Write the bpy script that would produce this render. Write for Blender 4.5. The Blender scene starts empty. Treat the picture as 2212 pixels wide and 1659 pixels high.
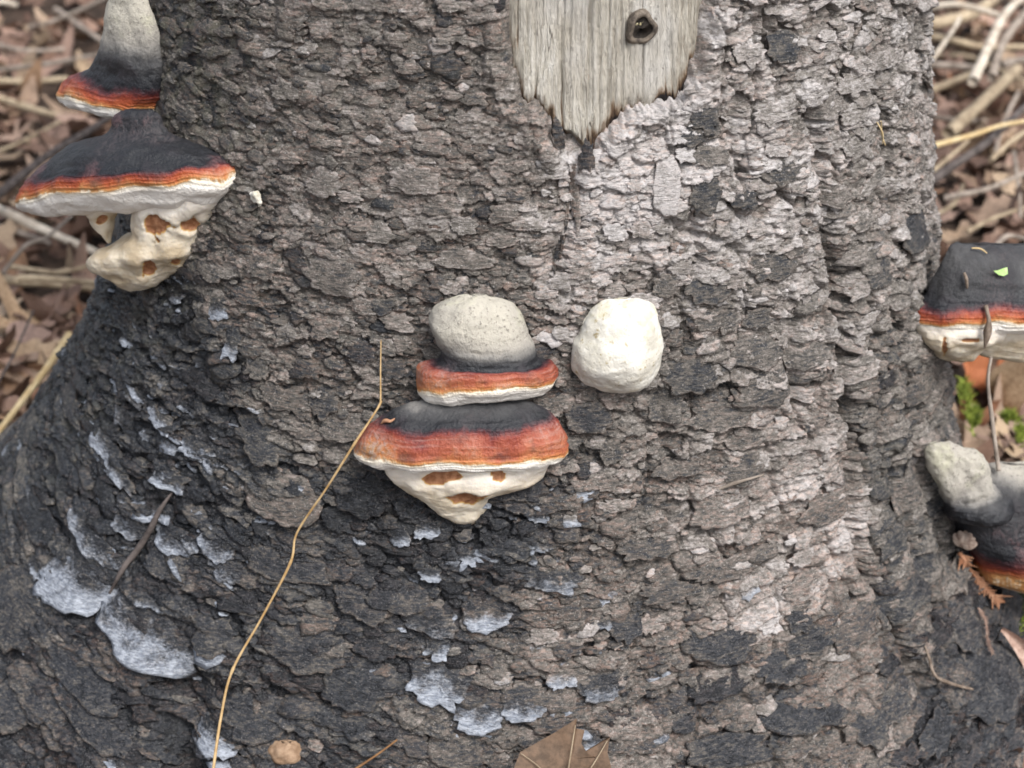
import bpy, math, random
import numpy as np
from mathutils import Vector
from mathutils.bvhtree import BVHTree

random.seed(7)
rng = np.random.default_rng(11)
scene = bpy.context.scene
COL = scene.collection

# ------------------------------------------------------------------ camera, sky, sun, exposure
PITCH = math.radians(26)
CAM = np.array([0.0, -1.399, 0.886])
FWD = np.array([0.0, math.cos(PITCH), -math.sin(PITCH)])
UPV = np.array([0.0, math.sin(PITCH), math.cos(PITCH)])
cam_data = bpy.data.cameras.new('camera')
cam = bpy.data.objects.new('camera', cam_data)
COL.objects.link(cam)
cam.location = CAM
cam.rotation_euler = (math.pi / 2 - PITCH, 0, 0)
cam_data.sensor_width = 36
cam_data.lens = 57.6
cam_data.clip_start = 0.02
cam_data.clip_end = 400
cam_data.dof.use_dof = True
cam_data.dof.focus_distance = 1.19
cam_data.dof.aperture_fstop = 7.0
scene.camera = cam

SUN_DIR = Vector((0.40, -0.62, 0.92)).normalized()
world = bpy.data.worlds.new('World')
scene.world = world
world.use_nodes = True
wn, wl = world.node_tree.nodes, world.node_tree.links
wn.clear()
w_out = wn.new('ShaderNodeOutputWorld')
w_bg = wn.new('ShaderNodeBackground')
w_hs = wn.new('ShaderNodeHueSaturation')
w_sky = wn.new('ShaderNodeTexSky')
w_sky.sky_type = 'NISHITA'
w_sky.sun_disc = False
w_sky.sun_elevation = math.asin(SUN_DIR.z)
w_sky.sun_rotation = math.atan2(SUN_DIR.x, SUN_DIR.y)
w_sky.dust_density = 3.0
w_hs.inputs['Saturation'].default_value = 0.45
w_bg.inputs['Strength'].default_value = 0.10
wl.new(w_sky.outputs[0], w_hs.inputs['Color'])
wl.new(w_hs.outputs[0], w_bg.inputs[0])
wl.new(w_bg.outputs[0], w_out.inputs[0])

sun_data = bpy.data.lights.new('sun', 'SUN')
sun_data.energy = 1.5
sun_data.angle = math.radians(24)
sun_data.color = (1.0, 0.98, 0.955)
sun = bpy.data.objects.new('sun', sun_data)
COL.objects.link(sun)
sun.rotation_euler = SUN_DIR.to_track_quat('Z', 'Y').to_euler()

scene.view_settings.view_transform = 'Standard'
scene.view_settings.look = 'None'
scene.view_settings.gamma = 1
scene.view_settings.use_curve_mapping = False
scene.view_settings.exposure = 1.20
scene.render.engine = 'CYCLES'
scene.cycles.use_denoising = True
scene.cycles.max_bounces = 6
scene.cycles.filter_width = 1.7

# ------------------------------------------------------------------ small helpers
PXM = 0.75 / 1.2 / 2212          # metres per photograph unit (2212 wide) at 1 m depth


def ray(px, py):
    a = (px - 1106) * PXM
    b = (829.5 - py) * PXM
    d = FWD + np.array([a, 0, 0]) + b * UPV
    return d                      # depth 1 along FWD


def noise3(p, seed=0):
    p = np.asarray(p, dtype=np.float64)
    i = np.floor(p).astype(np.int64)
    f = p - i
    u = f * f * f * (f * (f * 6 - 15) + 10)

    def g(dx, dy, dz):
        h = ((i[..., 0] + dx) * 374761393 + (i[..., 1] + dy) * 668265263 + (i[..., 2] + dz) * 2147483647 + seed * 144269) & 0xFFFFFFFF
        h = ((h ^ (h >> 13)) * 1274126177) & 0xFFFFFFFF
        h = h ^ (h >> 16)
        a = (h & 1023) / 1023 * 2 * math.pi
        b = ((h >> 10) & 1023) / 511.5 - 1
        r = np.sqrt(1 - b * b)
        return r * np.cos(a) * (f[..., 0] - dx) + r * np.sin(a) * (f[..., 1] - dy) + b * (f[..., 2] - dz)
    x, y, z = u[..., 0], u[..., 1], u[..., 2]
    l = lambda a, b, t: a + (b - a) * t
    return l(l(l(g(0, 0, 0), g(1, 0, 0), x), l(g(0, 1, 0), g(1, 1, 0), x), y),
             l(l(g(0, 0, 1), g(1, 0, 1), x), l(g(0, 1, 1), g(1, 1, 1), x), y), z)


def fbm(p, octaves=4, seed=0, gain=0.5):
    p = np.asarray(p)
    v, a = 0, 1.0
    for k in range(octaves):
        v = v + a * noise3(p * 2 ** k, seed + k * 7)
        a *= gain
    return v


def mesh_obj(name, verts, faces, mat=None, parent=None, smooth=True, attrs=None):
    """faces: int array (n,3) or (n,4), or a list of such arrays"""
    me = bpy.data.meshes.new(name)
    verts = np.asarray(verts, dtype=np.float32).reshape(-1, 3)
    if not isinstance(faces, list):
        faces = [faces]
    faces = [np.asarray(f, dtype=np.int32) for f in faces if len(f)]
    me.vertices.add(len(verts))
    me.vertices.foreach_set('co', verts.ravel())
    loops = np.concatenate([f.ravel() for f in faces])
    tot = np.concatenate([np.full(len(f), f.shape[1], dtype=np.int32) for f in faces])
    start = np.concatenate([[0], np.cumsum(tot)[:-1]]).astype(np.int32)
    me.loops.add(len(loops))
    me.loops.foreach_set('vertex_index', loops)
    me.polygons.add(len(tot))
    me.polygons.foreach_set('loop_start', start)
    me.polygons.foreach_set('loop_total', tot)
    me.polygons.foreach_set('use_smooth', np.full(len(tot), smooth, dtype=bool))
    if attrs:
        for k, v in attrs.items():
            a = me.attributes.new(k, 'FLOAT', 'POINT')
            a.data.foreach_set('value', np.asarray(v, dtype=np.float32).ravel())
    me.update(calc_edges=True)
    me.validate()
    o = bpy.data.objects.new(name, me)
    COL.objects.link(o)
    if mat:
        me.materials.append(mat)
    if parent:
        o.parent = parent
    return o


def tag(o, label, cat, group=None, kind=None):
    o['label'] = label
    if cat:
        o['category'] = cat
    if group:
        o['group'] = group
    if kind:
        o['kind'] = kind
    return o


def empty(name, label, cat, group=None):
    o = bpy.data.objects.new(name, None)
    o.empty_display_size = 0.02
    COL.objects.link(o)
    return tag(o, label, cat, group)


def grid_faces(nr, nc, wrap=False):
    r = np.arange(nr - 1)[:, None]
    c = np.arange(nc if wrap else nc - 1)[None, :]
    c2 = (c + 1) % nc
    return np.stack([r * nc + c, r * nc + c2, (r + 1) * nc + c2, (r + 1) * nc + c], -1).reshape(-1, 4)


def catmull(pts, n):
    p = np.asarray(pts, dtype=float)
    m = len(p)
    t = np.linspace(0, m - 1, n)
    i = np.clip(np.floor(t).astype(int), 0, m - 2)
    f = (t - i)[:, None]
    p0, p1, p2, p3 = p[np.clip(i - 1, 0, m - 1)], p[i], p[i + 1], p[np.clip(i + 2, 0, m - 1)]
    return 0.5 * (2 * p1 + (p2 - p0) * f + (2 * p0 - 5 * p1 + 4 * p2 - p3) * f ** 2 + (3 * p1 - p0 - 3 * p2 + p3) * f ** 3)


# ------------------------------------------------------------------ node helpers
class NT:
    def __init__(self, name):
        self.mat = bpy.data.materials.new(name)
        self.mat.use_nodes = True
        self.n, self.l = self.mat.node_tree.nodes, self.mat.node_tree.links
        self.n.clear()
        self.out = self.n.new('ShaderNodeOutputMaterial')
        self.bsdf = self.n.new('ShaderNodeBsdfPrincipled')
        self.l.new(self.bsdf.outputs[0], self.out.inputs[0])
        self.tc = self.n.new('ShaderNodeTexCoord').outputs['Object']

    def put(self, sock, v):
        if isinstance(v, bpy.types.NodeSocket):
            self.l.new(v, sock)
        else:
            sock.default_value = v

    def noise(self, scale, detail=4, rough=0.55, vec=None, stretch=None, dist=0.0):
        v = vec or self.tc
        if stretch:
            m = self.n.new('ShaderNodeMapping')
            m.inputs['Scale'].default_value = stretch
            self.l.new(v, m.inputs[0])
            v = m.outputs[0]
        t = self.n.new('ShaderNodeTexNoise')
        t.inputs['Scale'].default_value = scale
        t.inputs['Detail'].default_value = detail
        t.inputs['Roughness'].default_value = rough
        t.inputs['Distortion'].default_value = dist
        self.l.new(v, t.inputs['Vector'])
        return t.outputs['Fac']

    def vor(self, scale, stretch=None, feature='F1'):
        v = self.tc
        if stretch:
            m = self.n.new('ShaderNodeMapping')
            m.inputs['Scale'].default_value = stretch
            self.l.new(v, m.inputs[0])
            v = m.outputs[0]
        t = self.n.new('ShaderNodeTexVoronoi')
        t.feature = feature
        t.inputs['Scale'].default_value = scale
        self.l.new(v, t.inputs['Vector'])
        return t.outputs['Distance']

    def attr(self, name):
        a = self.n.new('ShaderNodeAttribute')
        a.attribute_name = name
        return a.outputs['Fac']

    def math(self, op, a, b=0.0, clamp=False):
        m = self.n.new('ShaderNodeMath')
        m.operation = op
        m.use_clamp = clamp
        self.put(m.inputs[0], a)
        self.put(m.inputs[1], b)
        return m.outputs[0]

    def remap(self, v, a, b, c=0.0, d=1.0):
        m = self.n.new('ShaderNodeMapRange')
        m.interpolation_type = 'SMOOTHSTEP'
        self.put(m.inputs['Value'], v)
        m.inputs['From Min'].default_value = a
        m.inputs['From Max'].default_value = b
        m.inputs['To Min'].default_value = c
        m.inputs['To Max'].default_value = d
        return m.outputs[0]

    def mix(self, f, a, b, mode='MIX'):
        m = self.n.new('ShaderNodeMix')
        m.data_type = 'RGBA'
        m.blend_type = mode
        self.put(m.inputs['Factor'], f)
        c = [s for s in m.inputs if s.type == 'RGBA']
        for s, v in zip(c, (a, b)):
            self.put(s, v if isinstance(v, bpy.types.NodeSocket) else (*v[:3], 1))
        return [s for s in m.outputs if s.type == 'RGBA'][0]

    def ramp(self, f, stops, interp='LINEAR'):
        r = self.n.new('ShaderNodeValToRGB')
        r.color_ramp.interpolation = interp
        e = r.color_ramp.elements
        e[0].position, e[0].color = stops[0][0], (*stops[0][1], 1)
        e[1].position, e[1].color = stops[-1][0], (*stops[-1][1], 1)
        for p, c in stops[1:-1]:
            k = e.new(p)
            k.color = (*c, 1)
        self.put(r.inputs[0], f)
        return r.outputs[0]

    def bump(self, h, strength, dist, prev=None):
        b = self.n.new('ShaderNodeBump')
        b.inputs['Strength'].default_value = strength
        b.inputs['Distance'].default_value = dist
        self.l.new(h, b.inputs['Height'])
        if prev:
            self.l.new(prev, b.inputs['Normal'])
        return b.outputs[0]

    def finish(self, col, rough, normal=None, spec=0.35):
        self.put(self.bsdf.inputs['Base Color'], col)
        self.put(self.bsdf.inputs['Roughness'], rough)
        self.bsdf.inputs['Specular IOR Level'].default_value = spec
        if normal:
            self.l.new(normal, self.bsdf.inputs['Normal'])
        return self.mat


# ------------------------------------------------------------------ materials
def bark_material():
    m = NT('bark')
    tint, warm, bloom_sheen = m.attr('tint'), m.attr('warm'), m.attr('bloom_sheen')
    n1 = m.noise(70, 5, 0.6)
    n2 = m.noise(330, 4, 0.7, stretch=(1, 1, 1.9), dist=0.3)
    n3 = m.noise(150, 4, 0.62, stretch=(1, 1, 3.4), dist=0.4)
    speck = m.noise(900, 2, 0.6, stretch=(1, 1, 0.7))
    t = m.math('ADD', tint, m.math('MULTIPLY', m.math('SUBTRACT', n1, 0.5), 0.50))
    t = m.math('ADD', t, m.math('MULTIPLY', m.math('SUBTRACT', n2, 0.5), 0.85))
    t = m.math('ADD', t, m.math('MULTIPLY', m.math('SUBTRACT', n3, 0.5), 1.0))
    col = m.ramp(t, [(0.0, (0.0085, 0.0096, 0.0122)), (0.20, (0.029, 0.0325, 0.040)), (0.40, (0.100, 0.091, 0.080)),
                     (0.58, (0.195, 0.175, 0.154)), (0.76, (0.34, 0.315, 0.297)), (1.0, (0.58, 0.55, 0.54))])
    wf = m.math('MULTIPLY', warm, m.remap(n3, 0.40, 0.66), True)
    lum = m.ramp(t, [(0.0, (0.040, 0.022, 0.015)), (0.4, (0.115, 0.074, 0.057)), (0.7, (0.27, 0.19, 0.155)), (1.0, (0.50, 0.38, 0.32))])
    col = m.mix(wf, col, lum)
    # olive film of algae
    alg = m.math('MULTIPLY', m.attr('algae'), m.remap(n1, 0.42, 0.62), True)
    col = m.mix(m.math('MULTIPLY', alg, 0.55), col, (0.082, 0.080, 0.046))
    bl = m.math('MULTIPLY', m.remap(m.math('ADD', bloom_sheen, m.math('MULTIPLY', m.math('SUBTRACT', n2, 0.5), 1.0)), 0.28, 0.95), 0.88)  # blue-white bloom film, partly the sky's sheen on damp plates painted as colour
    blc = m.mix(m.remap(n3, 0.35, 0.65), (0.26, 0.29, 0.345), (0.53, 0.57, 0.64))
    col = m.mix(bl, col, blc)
    col = m.mix(m.math('MULTIPLY', m.remap(speck, 0.60, 0.72), m.remap(tint, 0.1, 0.6, 0.25, 0.75)), col, (0.56, 0.52, 0.49))
    h = m.math('ADD', m.math('MULTIPLY', n2, 0.8), m.math('MULTIPLY', n3, 0.9))
    nb = m.bump(h, 0.95, 0.0026)
    nb = m.bump(speck, 0.55, 0.0009, nb)
    nb = m.bump(m.noise(170, 4, 0.65, stretch=(0.6, 0.6, 5.0), dist=0.3), 0.9, 0.0022, nb)
    rg = m.math('ADD', m.remap(tint, 0.08, 0.42, 0.30, 0.74), m.math('MULTIPLY', m.math('SUBTRACT', n1, 0.5), 0.45))
    return m.finish(col, rg, nb, 0.5)


def wood_material():
    m = NT('bare_wood')
    g1 = m.noise(60, 5, 0.6, stretch=(1, 1, 0.05), dist=0.25)
    g2 = m.noise(420, 4, 0.75, stretch=(1, 1, 0.03), dist=0.15)
    fis = m.math('ABSOLUTE', m.math('SUBTRACT', m.noise(120, 2, 0.5, stretch=(1, 1, 0.028), dist=0.35), 0.5))
    fis = m.remap(fis, 0.016, 0.0)
    fis = m.math('MULTIPLY', fis, m.remap(m.noise(40, 2, 0.5, stretch=(1, 1, 0.25)), 0.45, 0.6))
    g3 = m.noise(18, 3, 0.6, stretch=(1, 1, 0.5))
    burn = m.attr('burn')
    f = m.math('ADD', m.math('MULTIPLY', g1, 0.42), m.math('MULTIPLY', g2, 0.58))
    col = m.ramp(f, [(0.32, (0.10, 0.083, 0.062)), (0.41, (0.31, 0.275, 0.22)), (0.50, (0.50, 0.465, 0.395)), (0.64, (0.68, 0.655, 0.60))])
    col = m.mix(m.remap(g3, 0.4, 0.65, 0, 0.65), col, (0.42, 0.385, 0.33), 'MIX')
    col = m.mix(m.remap(g3, 0.55, 0.72, 0, 0.5), col, (0.60, 0.585, 0.56))
    col = m.mix(m.math('MULTIPLY', fis, 0.85), col, (0.045, 0.032, 0.022))
    b = m.math('ADD', burn, m.math('MULTIPLY', m.math('SUBTRACT', m.noise(110, 4, 0.65, stretch=(1, 1, 0.35)), 0.5), 0.9))
    col = m.mix(m.remap(b, 0.30, 0.62), col, (0.20, 0.115, 0.055))
    col = m.mix(m.remap(b, 0.44, 0.70), col, (0.020, 0.017, 0.018))
    nb = m.bump(f, 0.9, 0.003)
    nb = m.bump(g2, 0.9, 0.0018, nb)
    return m.finish(col, 0.72, nb, 0.25)


def conk_material(name='conk_crust', dusty=0.0):
    m = NT(name)
    t0 = m.attr('t')
    uv = m.n.new('ShaderNodeAttribute')
    uv.attribute_name = 'ang'
    ang = uv.outputs['Fac']
    comb = m.n.new('ShaderNodeCombineXYZ')
    m.put(comb.inputs[0], m.math('MULTIPLY', ang, 30.0))
    m.put(comb.inputs[1], m.math('MULTIPLY', t0, 5.0))
    streak = m.noise(1.0, 4, 0.65, vec=comb.outputs[0])
    zone = m.n.new('ShaderNodeCombineXYZ')
    m.put(zone.inputs[0], m.math('MULTIPLY', ang, 1.3))
    m.put(zone.inputs[1], m.math('MULTIPLY', t0, 60.0))
    n1 = m.noise(55, 4, 0.55)
    n2 = m.noise(330, 4, 0.65)
    n3 = m.noise(24, 3, 0.5)
    wob = m.math('ADD', m.math('MULTIPLY', m.math('SUBTRACT', n1, 0.5), 0.10), m.math('MULTIPLY', m.math('SUBTRACT', streak, 0.5), 0.09))
    wob = m.math('ADD', wob, m.math('MULTIPLY', m.math('SUBTRACT', n2, 0.5), 0.10))
    wob = m.math('ADD', wob, m.math('MULTIPLY', m.math('SUBTRACT', n3, 0.5), 0.45))
    damp = m.remap(t0, 0.86, 0.97, 1.0, 0.25)
    t = m.math('ADD', t0, m.math('MULTIPLY', wob, damp))
    col = m.ramp(t, [(0.0, (0.44, 0.41, 0.345)), (0.10, (0.36, 0.335, 0.29)), (0.22, (0.21, 0.20, 0.185)), (0.33, (0.070, 0.069, 0.070)),
                     (0.45, (0.019, 0.020, 0.023)), (0.56, (0.011, 0.012, 0.016)), (0.62, (0.060, 0.018, 0.022)), (0.68, (0.20, 0.034, 0.022)),
                     (0.77, (0.36, 0.075 + .022 * dusty, 0.024 + .026 * dusty)), (0.84, (0.46, 0.165, 0.055)), (0.885, (0.48, 0.25, 0.09)), (0.925, (0.78, 0.70, 0.56)), (1.0, (0.86, 0.82, 0.76))])
    # dusty bluish bloom and dark mottling on the lacquered crust
    mott = m.math('MULTIPLY', m.remap(n1, 0.50, 0.72), m.remap(t0, 0.90, 0.80), True)
    mott = m.math('MULTIPLY', mott, m.remap(t0, 0.30, 0.5))
    col = m.mix(m.math('MULTIPLY', mott, 0.55), col, (0.040, 0.034, 0.040))
    dust = m.math('MULTIPLY', m.remap(n3, 0.50, 0.70), m.remap(t0, 0.88, 0.80), True)
    dust = m.math('MULTIPLY', dust, m.remap(n2, 0.35, 0.7))
    dust = m.math('MULTIPLY', dust, m.remap(t0, 0.45, 0.66, 0.14, 0.30 + .35 * dusty))
    col = m.mix(dust, col, (0.34, 0.27, 0.26))
    band = m.noise(1.0, 2, 0.5, vec=zone.outputs[0])
    band = m.math('MULTIPLY', m.remap(band, 0.56, 0.66), m.math('MULTIPLY', m.remap(t0, 0.62, 0.70), m.remap(t0, 0.90, 0.84)), True)
    col = m.mix(m.math('MULTIPLY', band, 0.20), col, (0.42, 0.29, 0.25))
    green = m.math('MULTIPLY', m.remap(n1, 0.5, 0.68), m.remap(t0, 0.14, 0.02), True)
    col = m.mix(m.math('MULTIPLY', green, 0.4), col, (0.40, 0.40, 0.26))
    fleck = m.math('MULTIPLY', m.remap(n2, 0.56, 0.68), m.remap(t0, 0.40, 0.2), True)
    col = m.mix(m.math('MULTIPLY', fleck, 0.7), col, (0.12, 0.11, 0.095))
    h = m.math('ADD', n2, m.math('MULTIPLY', n1, 1.4))
    nb = m.bump(h, 0.7, 0.0024)
    nb = m.bump(streak, 0.35, 0.002, nb)
    rg = m.math('ADD', m.remap(t0, 0.3, 0.5, 0.85, 0.48), m.remap(t0, 0.86, 0.95, 0.0, 0.38))
    return m.finish(col, m.math('ADD', rg, m.math('MULTIPLY', m.math('SUBTRACT', n1, 0.5), 0.3)), nb, 0.42)


def pore_material():
    m = NT('pore_flesh')
    hole = m.attr('hole')
    n1 = m.noise(45, 4, 0.55)
    n2 = m.noise(280, 3, 0.6)
    col = m.mix(m.remap(n1, 0.35, 0.68), (0.47, 0.38, 0.26), (0.70, 0.63, 0.51))
    col = m.mix(m.remap(m.attr('t'), 0.0, 0.30, 0.8, 0.0), col, (0.78, 0.73, 0.66))
    hh = m.math('ADD', hole, m.math('MULTIPLY', m.math('SUBTRACT', n1, 0.5), 0.5))
    hh = m.math('ADD', hh, m.math('MULTIPLY', m.math('SUBTRACT', n2, 0.5), 0.25))
    col = m.mix(m.remap(hh, 0.25, 0.5), col, (0.46, 0.27, 0.085))
    col = m.mix(m.remap(hh, 0.5, 0.62), col, m.mix(m.remap(n2, 0.35, 0.65), (0.24, 0.10, 0.045), (0.38, 0.19, 0.10)))
    nb = m.bump(m.math('ADD', n2, m.math('MULTIPLY', n1, 2)), 0.4, 0.002)
    m.bsdf.inputs['Subsurface Weight'].default_value = 0.12
    m.bsdf.inputs['Subsurface Radius'].default_value = (0.006, 0.004, 0.002)
    m.bsdf.inputs['Subsurface Scale'].default_value = 0.6
    return m.finish(col, 0.75, nb, 0.3)


def blob_material():
    m = NT('white_fungus_flesh')
    n1 = m.noise(38, 4, 0.55)
    n2 = m.noise(240, 4, 0.65)
    n3 = m.noise(90, 3, 0.6)
    t = m.attr('t')
    col = m.mix(m.remap(n1, 0.35, 0.65), (0.56, 0.53, 0.455), (0.71, 0.69, 0.63))
    up = m.math('MULTIPLY', m.remap(t, 0.55, 0.15), m.remap(n3, 0.45, 0.62), True)
    col = m.mix(m.math('MULTIPLY', up, 0.7), col, (0.50, 0.47, 0.33))
    col = m.mix(m.math('MULTIPLY', m.remap(n2, 0.58, 0.68), m.remap(n1, 0.56, 0.40)), col, (0.34, 0.28, 0.16))
    lo = m.math('MULTIPLY', m.remap(t, 0.6, 0.9), m.remap(n3, 0.5, 0.66), True)
    col = m.mix(m.math('MULTIPLY', lo, 0.5), col, (0.62, 0.53, 0.38))
    pit = m.remap(m.vor(330), 0.10, 0.42)
    nb = m.bump(m.math('ADD', n2, m.math('MULTIPLY', n3, 1.2)), 0.45, 0.0018)
    nb = m.bump(pit, 0.25, 0.0008, nb)
    return m.finish(col, 0.8, nb, 0.25)


def plain(name, c1, c2, scale=60, rough=0.8, bump=0.4, bd=0.002, stretch=None, rand=0.0, spec=0.3):
    m = NT(name)
    n1 = m.noise(scale, 5, 0.62, stretch=stretch)
    col = m.mix(m.remap(n1, 0.32, 0.68), c1, c2)
    if rand:
        oi = m.n.new('ShaderNodeObjectInfo')
        v = m.math('ADD', 1 - rand, m.math('MULTIPLY', oi.outputs['Random'], 2 * rand))
        hs = m.n.new('ShaderNodeHueSaturation')
        m.l.new(col, hs.inputs['Color'])
        m.l.new(v, hs.inputs['Value'])
        col = hs.outputs[0]
    nb = m.bump(n1, bump, bd)
    return m.finish(col, rough, nb, spec)


def leaf_material(name, stops, use_attr=False):
    m = NT(name)
    if use_attr:
        r = m.attr('rnd')
    else:
        r = m.n.new('ShaderNodeObjectInfo').outputs['Random']
    col = m.ramp(r, stops)
    n1 = m.noise(45, 5, 0.65)
    n2 = m.noise(260, 3, 0.6)
    col = m.mix(m.remap(n1, 0.40, 0.72, 0, 0.65), col, (0.055, 0.032, 0.020))
    col = m.mix(m.remap(n2, 0.52, 0.75, 0, 0.4), col, (0.40, 0.30, 0.20))
    nb = m.bump(n1, 0.5, 0.003)
    return m.finish(col, 0.62, nb, 0.4)


LEAF_STOPS = [(0.0, (0.10, 0.050, 0.032)), (0.25, (0.20, 0.115, 0.080)), (0.45, (0.30, 0.185, 0.135)), (0.62, (0.33, 0.235, 0.150)),
              (0.78, (0.24, 0.15, 0.115)), (0.9, (0.40, 0.29, 0.18)), (1.0, (0.23, 0.085, 0.038))]
M_BARK = bark_material()
M_WOOD = wood_material()
M_CONK = conk_material()
M_CONK_DUSTY = conk_material('conk_crust_dusty', 1.0)
M_PORE = pore_material()
M_BLOB = blob_material()
M_LEAF = leaf_material('dead_leaf', [(p, (c[0] * 1.25 + .02, c[1] * 1.3 + .02, c[2] * 1.35 + .02)) for p, c in LEAF_STOPS])
M_LITTER = leaf_material('leaf_litter', [(p, (c[0] * .95 + .01, c[1] * .95 + .01, c[2] * .95 + .01)) for p, c in LEAF_STOPS], True)
M_SOIL = plain('forest_soil', (0.030, 0.020, 0.014), (0.085, 0.056, 0.040), 30, 0.95, 0.8, 0.01)
M_STRAW = plain('straw_stalk', (0.34, 0.21, 0.085), (0.50, 0.36, 0.19), 90, 0.5, 0.3, 0.0006)
M_STICK_PALE = plain('stick_pale', (0.36, 0.30, 0.235), (0.58, 0.52, 0.43), 70, 0.8, 0.5, 0.003, (0.5, 0.5, 1), 0.12)
M_STICK_TAN = plain('stick_tan', (0.23, 0.175, 0.115), (0.42, 0.34, 0.235), 60, 0.8, 0.5, 0.003, None, 0.15)
M_STICK_GREY = plain('stick_grey', (0.16, 0.13, 0.105), (0.33, 0.28, 0.235), 60, 0.85, 0.5, 0.003, None, 0.2)
M_STICK_DARK = plain('stick_dark', (0.045, 0.036, 0.033), (0.12, 0.10, 0.092), 60, 0.85, 0.5, 0.003)
M_STICK_STRAW = plain('stick_straw', (0.46, 0.33, 0.16), (0.62, 0.50, 0.30), 50, 0.7, 0.4, 0.002)
M_MAPLE = plain('maple_leaf_brown', (0.060, 0.036, 0.020), (0.135, 0.083, 0.050), 130, 0.6, 0.5, 0.001)
M_CEDAR = plain('dry_cedar_orange', (0.26, 0.115, 0.060), (0.38, 0.21, 0.125), 160, 0.7, 0.3, 0.001)
M_CONE = plain('seed_cone_scale', (0.15, 0.095, 0.07), (0.42, 0.34, 0.28), 150, 0.6, 0.3, 0.001)
M_DRY = plain('dry_leaf_pinkish', (0.23, 0.14, 0.105), (0.44, 0.32, 0.26), 120, 0.6, 0.4, 0.001)
M_MOSS = plain('moss', (0.10, 0.14, 0.022), (0.30, 0.36, 0.06), 120, 0.85, 0.4, 0.002)
M_GREEN = plain('fresh_leaf_scrap', (0.26, 0.42, 0.12), (0.42, 0.58, 0.24), 100, 0.5, 0.2, 0.001)
M_TWIG = plain('twig_brown', (0.10, 0.072, 0.052), (0.24, 0.19, 0.15), 130, 0.8, 0.4, 0.001)
M_KNOT = plain('knot_ring', (0.05, 0.04, 0.033), (0.20, 0.165, 0.13), 200, 0.8, 0.6, 0.001)
M_DARKWOOD = plain('knot_dark', (0.010, 0.008, 0.007), (0.035, 0.028, 0.022), 200, 0.85, 0.6, 0.001)
M_NODULE = plain('tan_nodule', (0.20, 0.125, 0.075), (0.36, 0.25, 0.165), 120, 0.75, 0.5, 0.002)

# ------------------------------------------------------------------ the trunk's overall form
ZK = np.array([-.25, -.1, .0, .06, .12, .18, .24, .30, .38, .48, .6, .8, 1.1, 1.6])
RF = np.array([.60, .52, .45, .415, .385, .36, .342, .33, .318, .305, .293, .28, .27, .26])
RL = np.array([1.0, .80, .67, .588, .522, .468, .426, .393, .361, .333, .314, .300, .290, .28])
RR = np.array([.85, .66, .535, .465, .422, .400, .388, .379, .364, .346, .330, .315, .305, .29])
CX = 0.012
zf = np.linspace(-.25, 1.6, 600)


def smooth_tab(v):
    y = np.interp(zf, ZK, v)
    k = np.hanning(41)
    k /= k.sum()
    return np.convolve(np.pad(y, 20, mode='edge'), k, 'valid')


TF, TL, TR = smooth_tab(RF), smooth_tab(RL), smooth_tab(RR)


def R0(th, z):
    s, c = np.sin(th), np.cos(th)
    f, l, r = np.interp(z, zf, TF), np.interp(z, zf, TL), np.interp(z, zf, TR)
    return np.where(s < 0, l, r) * s * s + np.where(c > 0, f, .9 * f) * c * c


def build_bvh(Rfun):
    th = np.radians(np.linspace(-150, 150, 301))
    z = np.linspace(-.24, 1.2, 241)
    T, Z = np.meshgrid(th, z)
    r = Rfun(T, Z)
    P = np.stack([CX + r * np.sin(T), -r * np.cos(T), Z], -1).reshape(-1, 3)
    return BVHTree.FromPolygons([tuple(p) for p in P], [tuple(f) for f in grid_faces(241, 301).tolist()])


BVH = build_bvh(R0)


def hit(px, py, off=0.0):
    """point on the trunk seen at photograph position px, py, moved off metres outward (towards the viewer)"""
    d = Vector(ray(px, py))
    loc, nrm, i, dist = BVH.ray_cast(Vector(CAM), d.normalized())
    if loc is None:
        return None
    if nrm.dot(d) > 0:
        nrm = -nrm
    return np.array(loc) + np.array(nrm) * off


def hitx(px, py, off=0.0):
    """like hit, but carried on sideways past the trunk's outline"""
    x = px
    while x > 1200:
        p = hit(x, py, off)
        if p is not None:
            return p + np.array([(px - x) * PXM * 1.25, 0, 0])
        x -= 6
    return hit(px, py, off)


def hitv(px, py, off=0.0):
    """trunk point seen at px, py, brought off metres towards the viewer"""
    p = hit(px, py)
    d = CAM - p
    return p + d / np.linalg.norm(d) * off


def to_tz(p):
    return math.atan2(p[0] - CX, -p[1]), p[2]


def hit_tz(px, py):
    p = hit(px, py)
    return None if p is None else to_tz(p)


# relief table over (theta, z): broad lumps and the creases between the root buttresses
TH_T = np.linspace(-math.pi, math.pi, 721)
Z_T = np.linspace(-.25, 1.6, 926)
TT, ZZ = np.meshgrid(TH_T, Z_T)
P_T = np.stack([CX + R0(TT, ZZ) * np.sin(TT), -R0(TT, ZZ) * np.cos(TT), ZZ], -1)
H_T = 0.007 * fbm(P_T * np.array([7, 7, 5]), 3, 3) + 0.004 * fbm(P_T * 22, 2, 9)


def polyline_dist(pts_px, P):
    q = [hit(*p) for p in pts_px]
    q = [p for p in q if p is not None]
    best = np.full(P.shape[:-1], 9.0)
    for a, b in zip(q[:-1], q[1:]):
        ab = b - a
        t = np.clip(((P - a) @ ab) / (ab @ ab), 0, 1)
        best = np.minimum(best, np.linalg.norm(P - (a + t[..., None] * ab), axis=-1))
    return best


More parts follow.
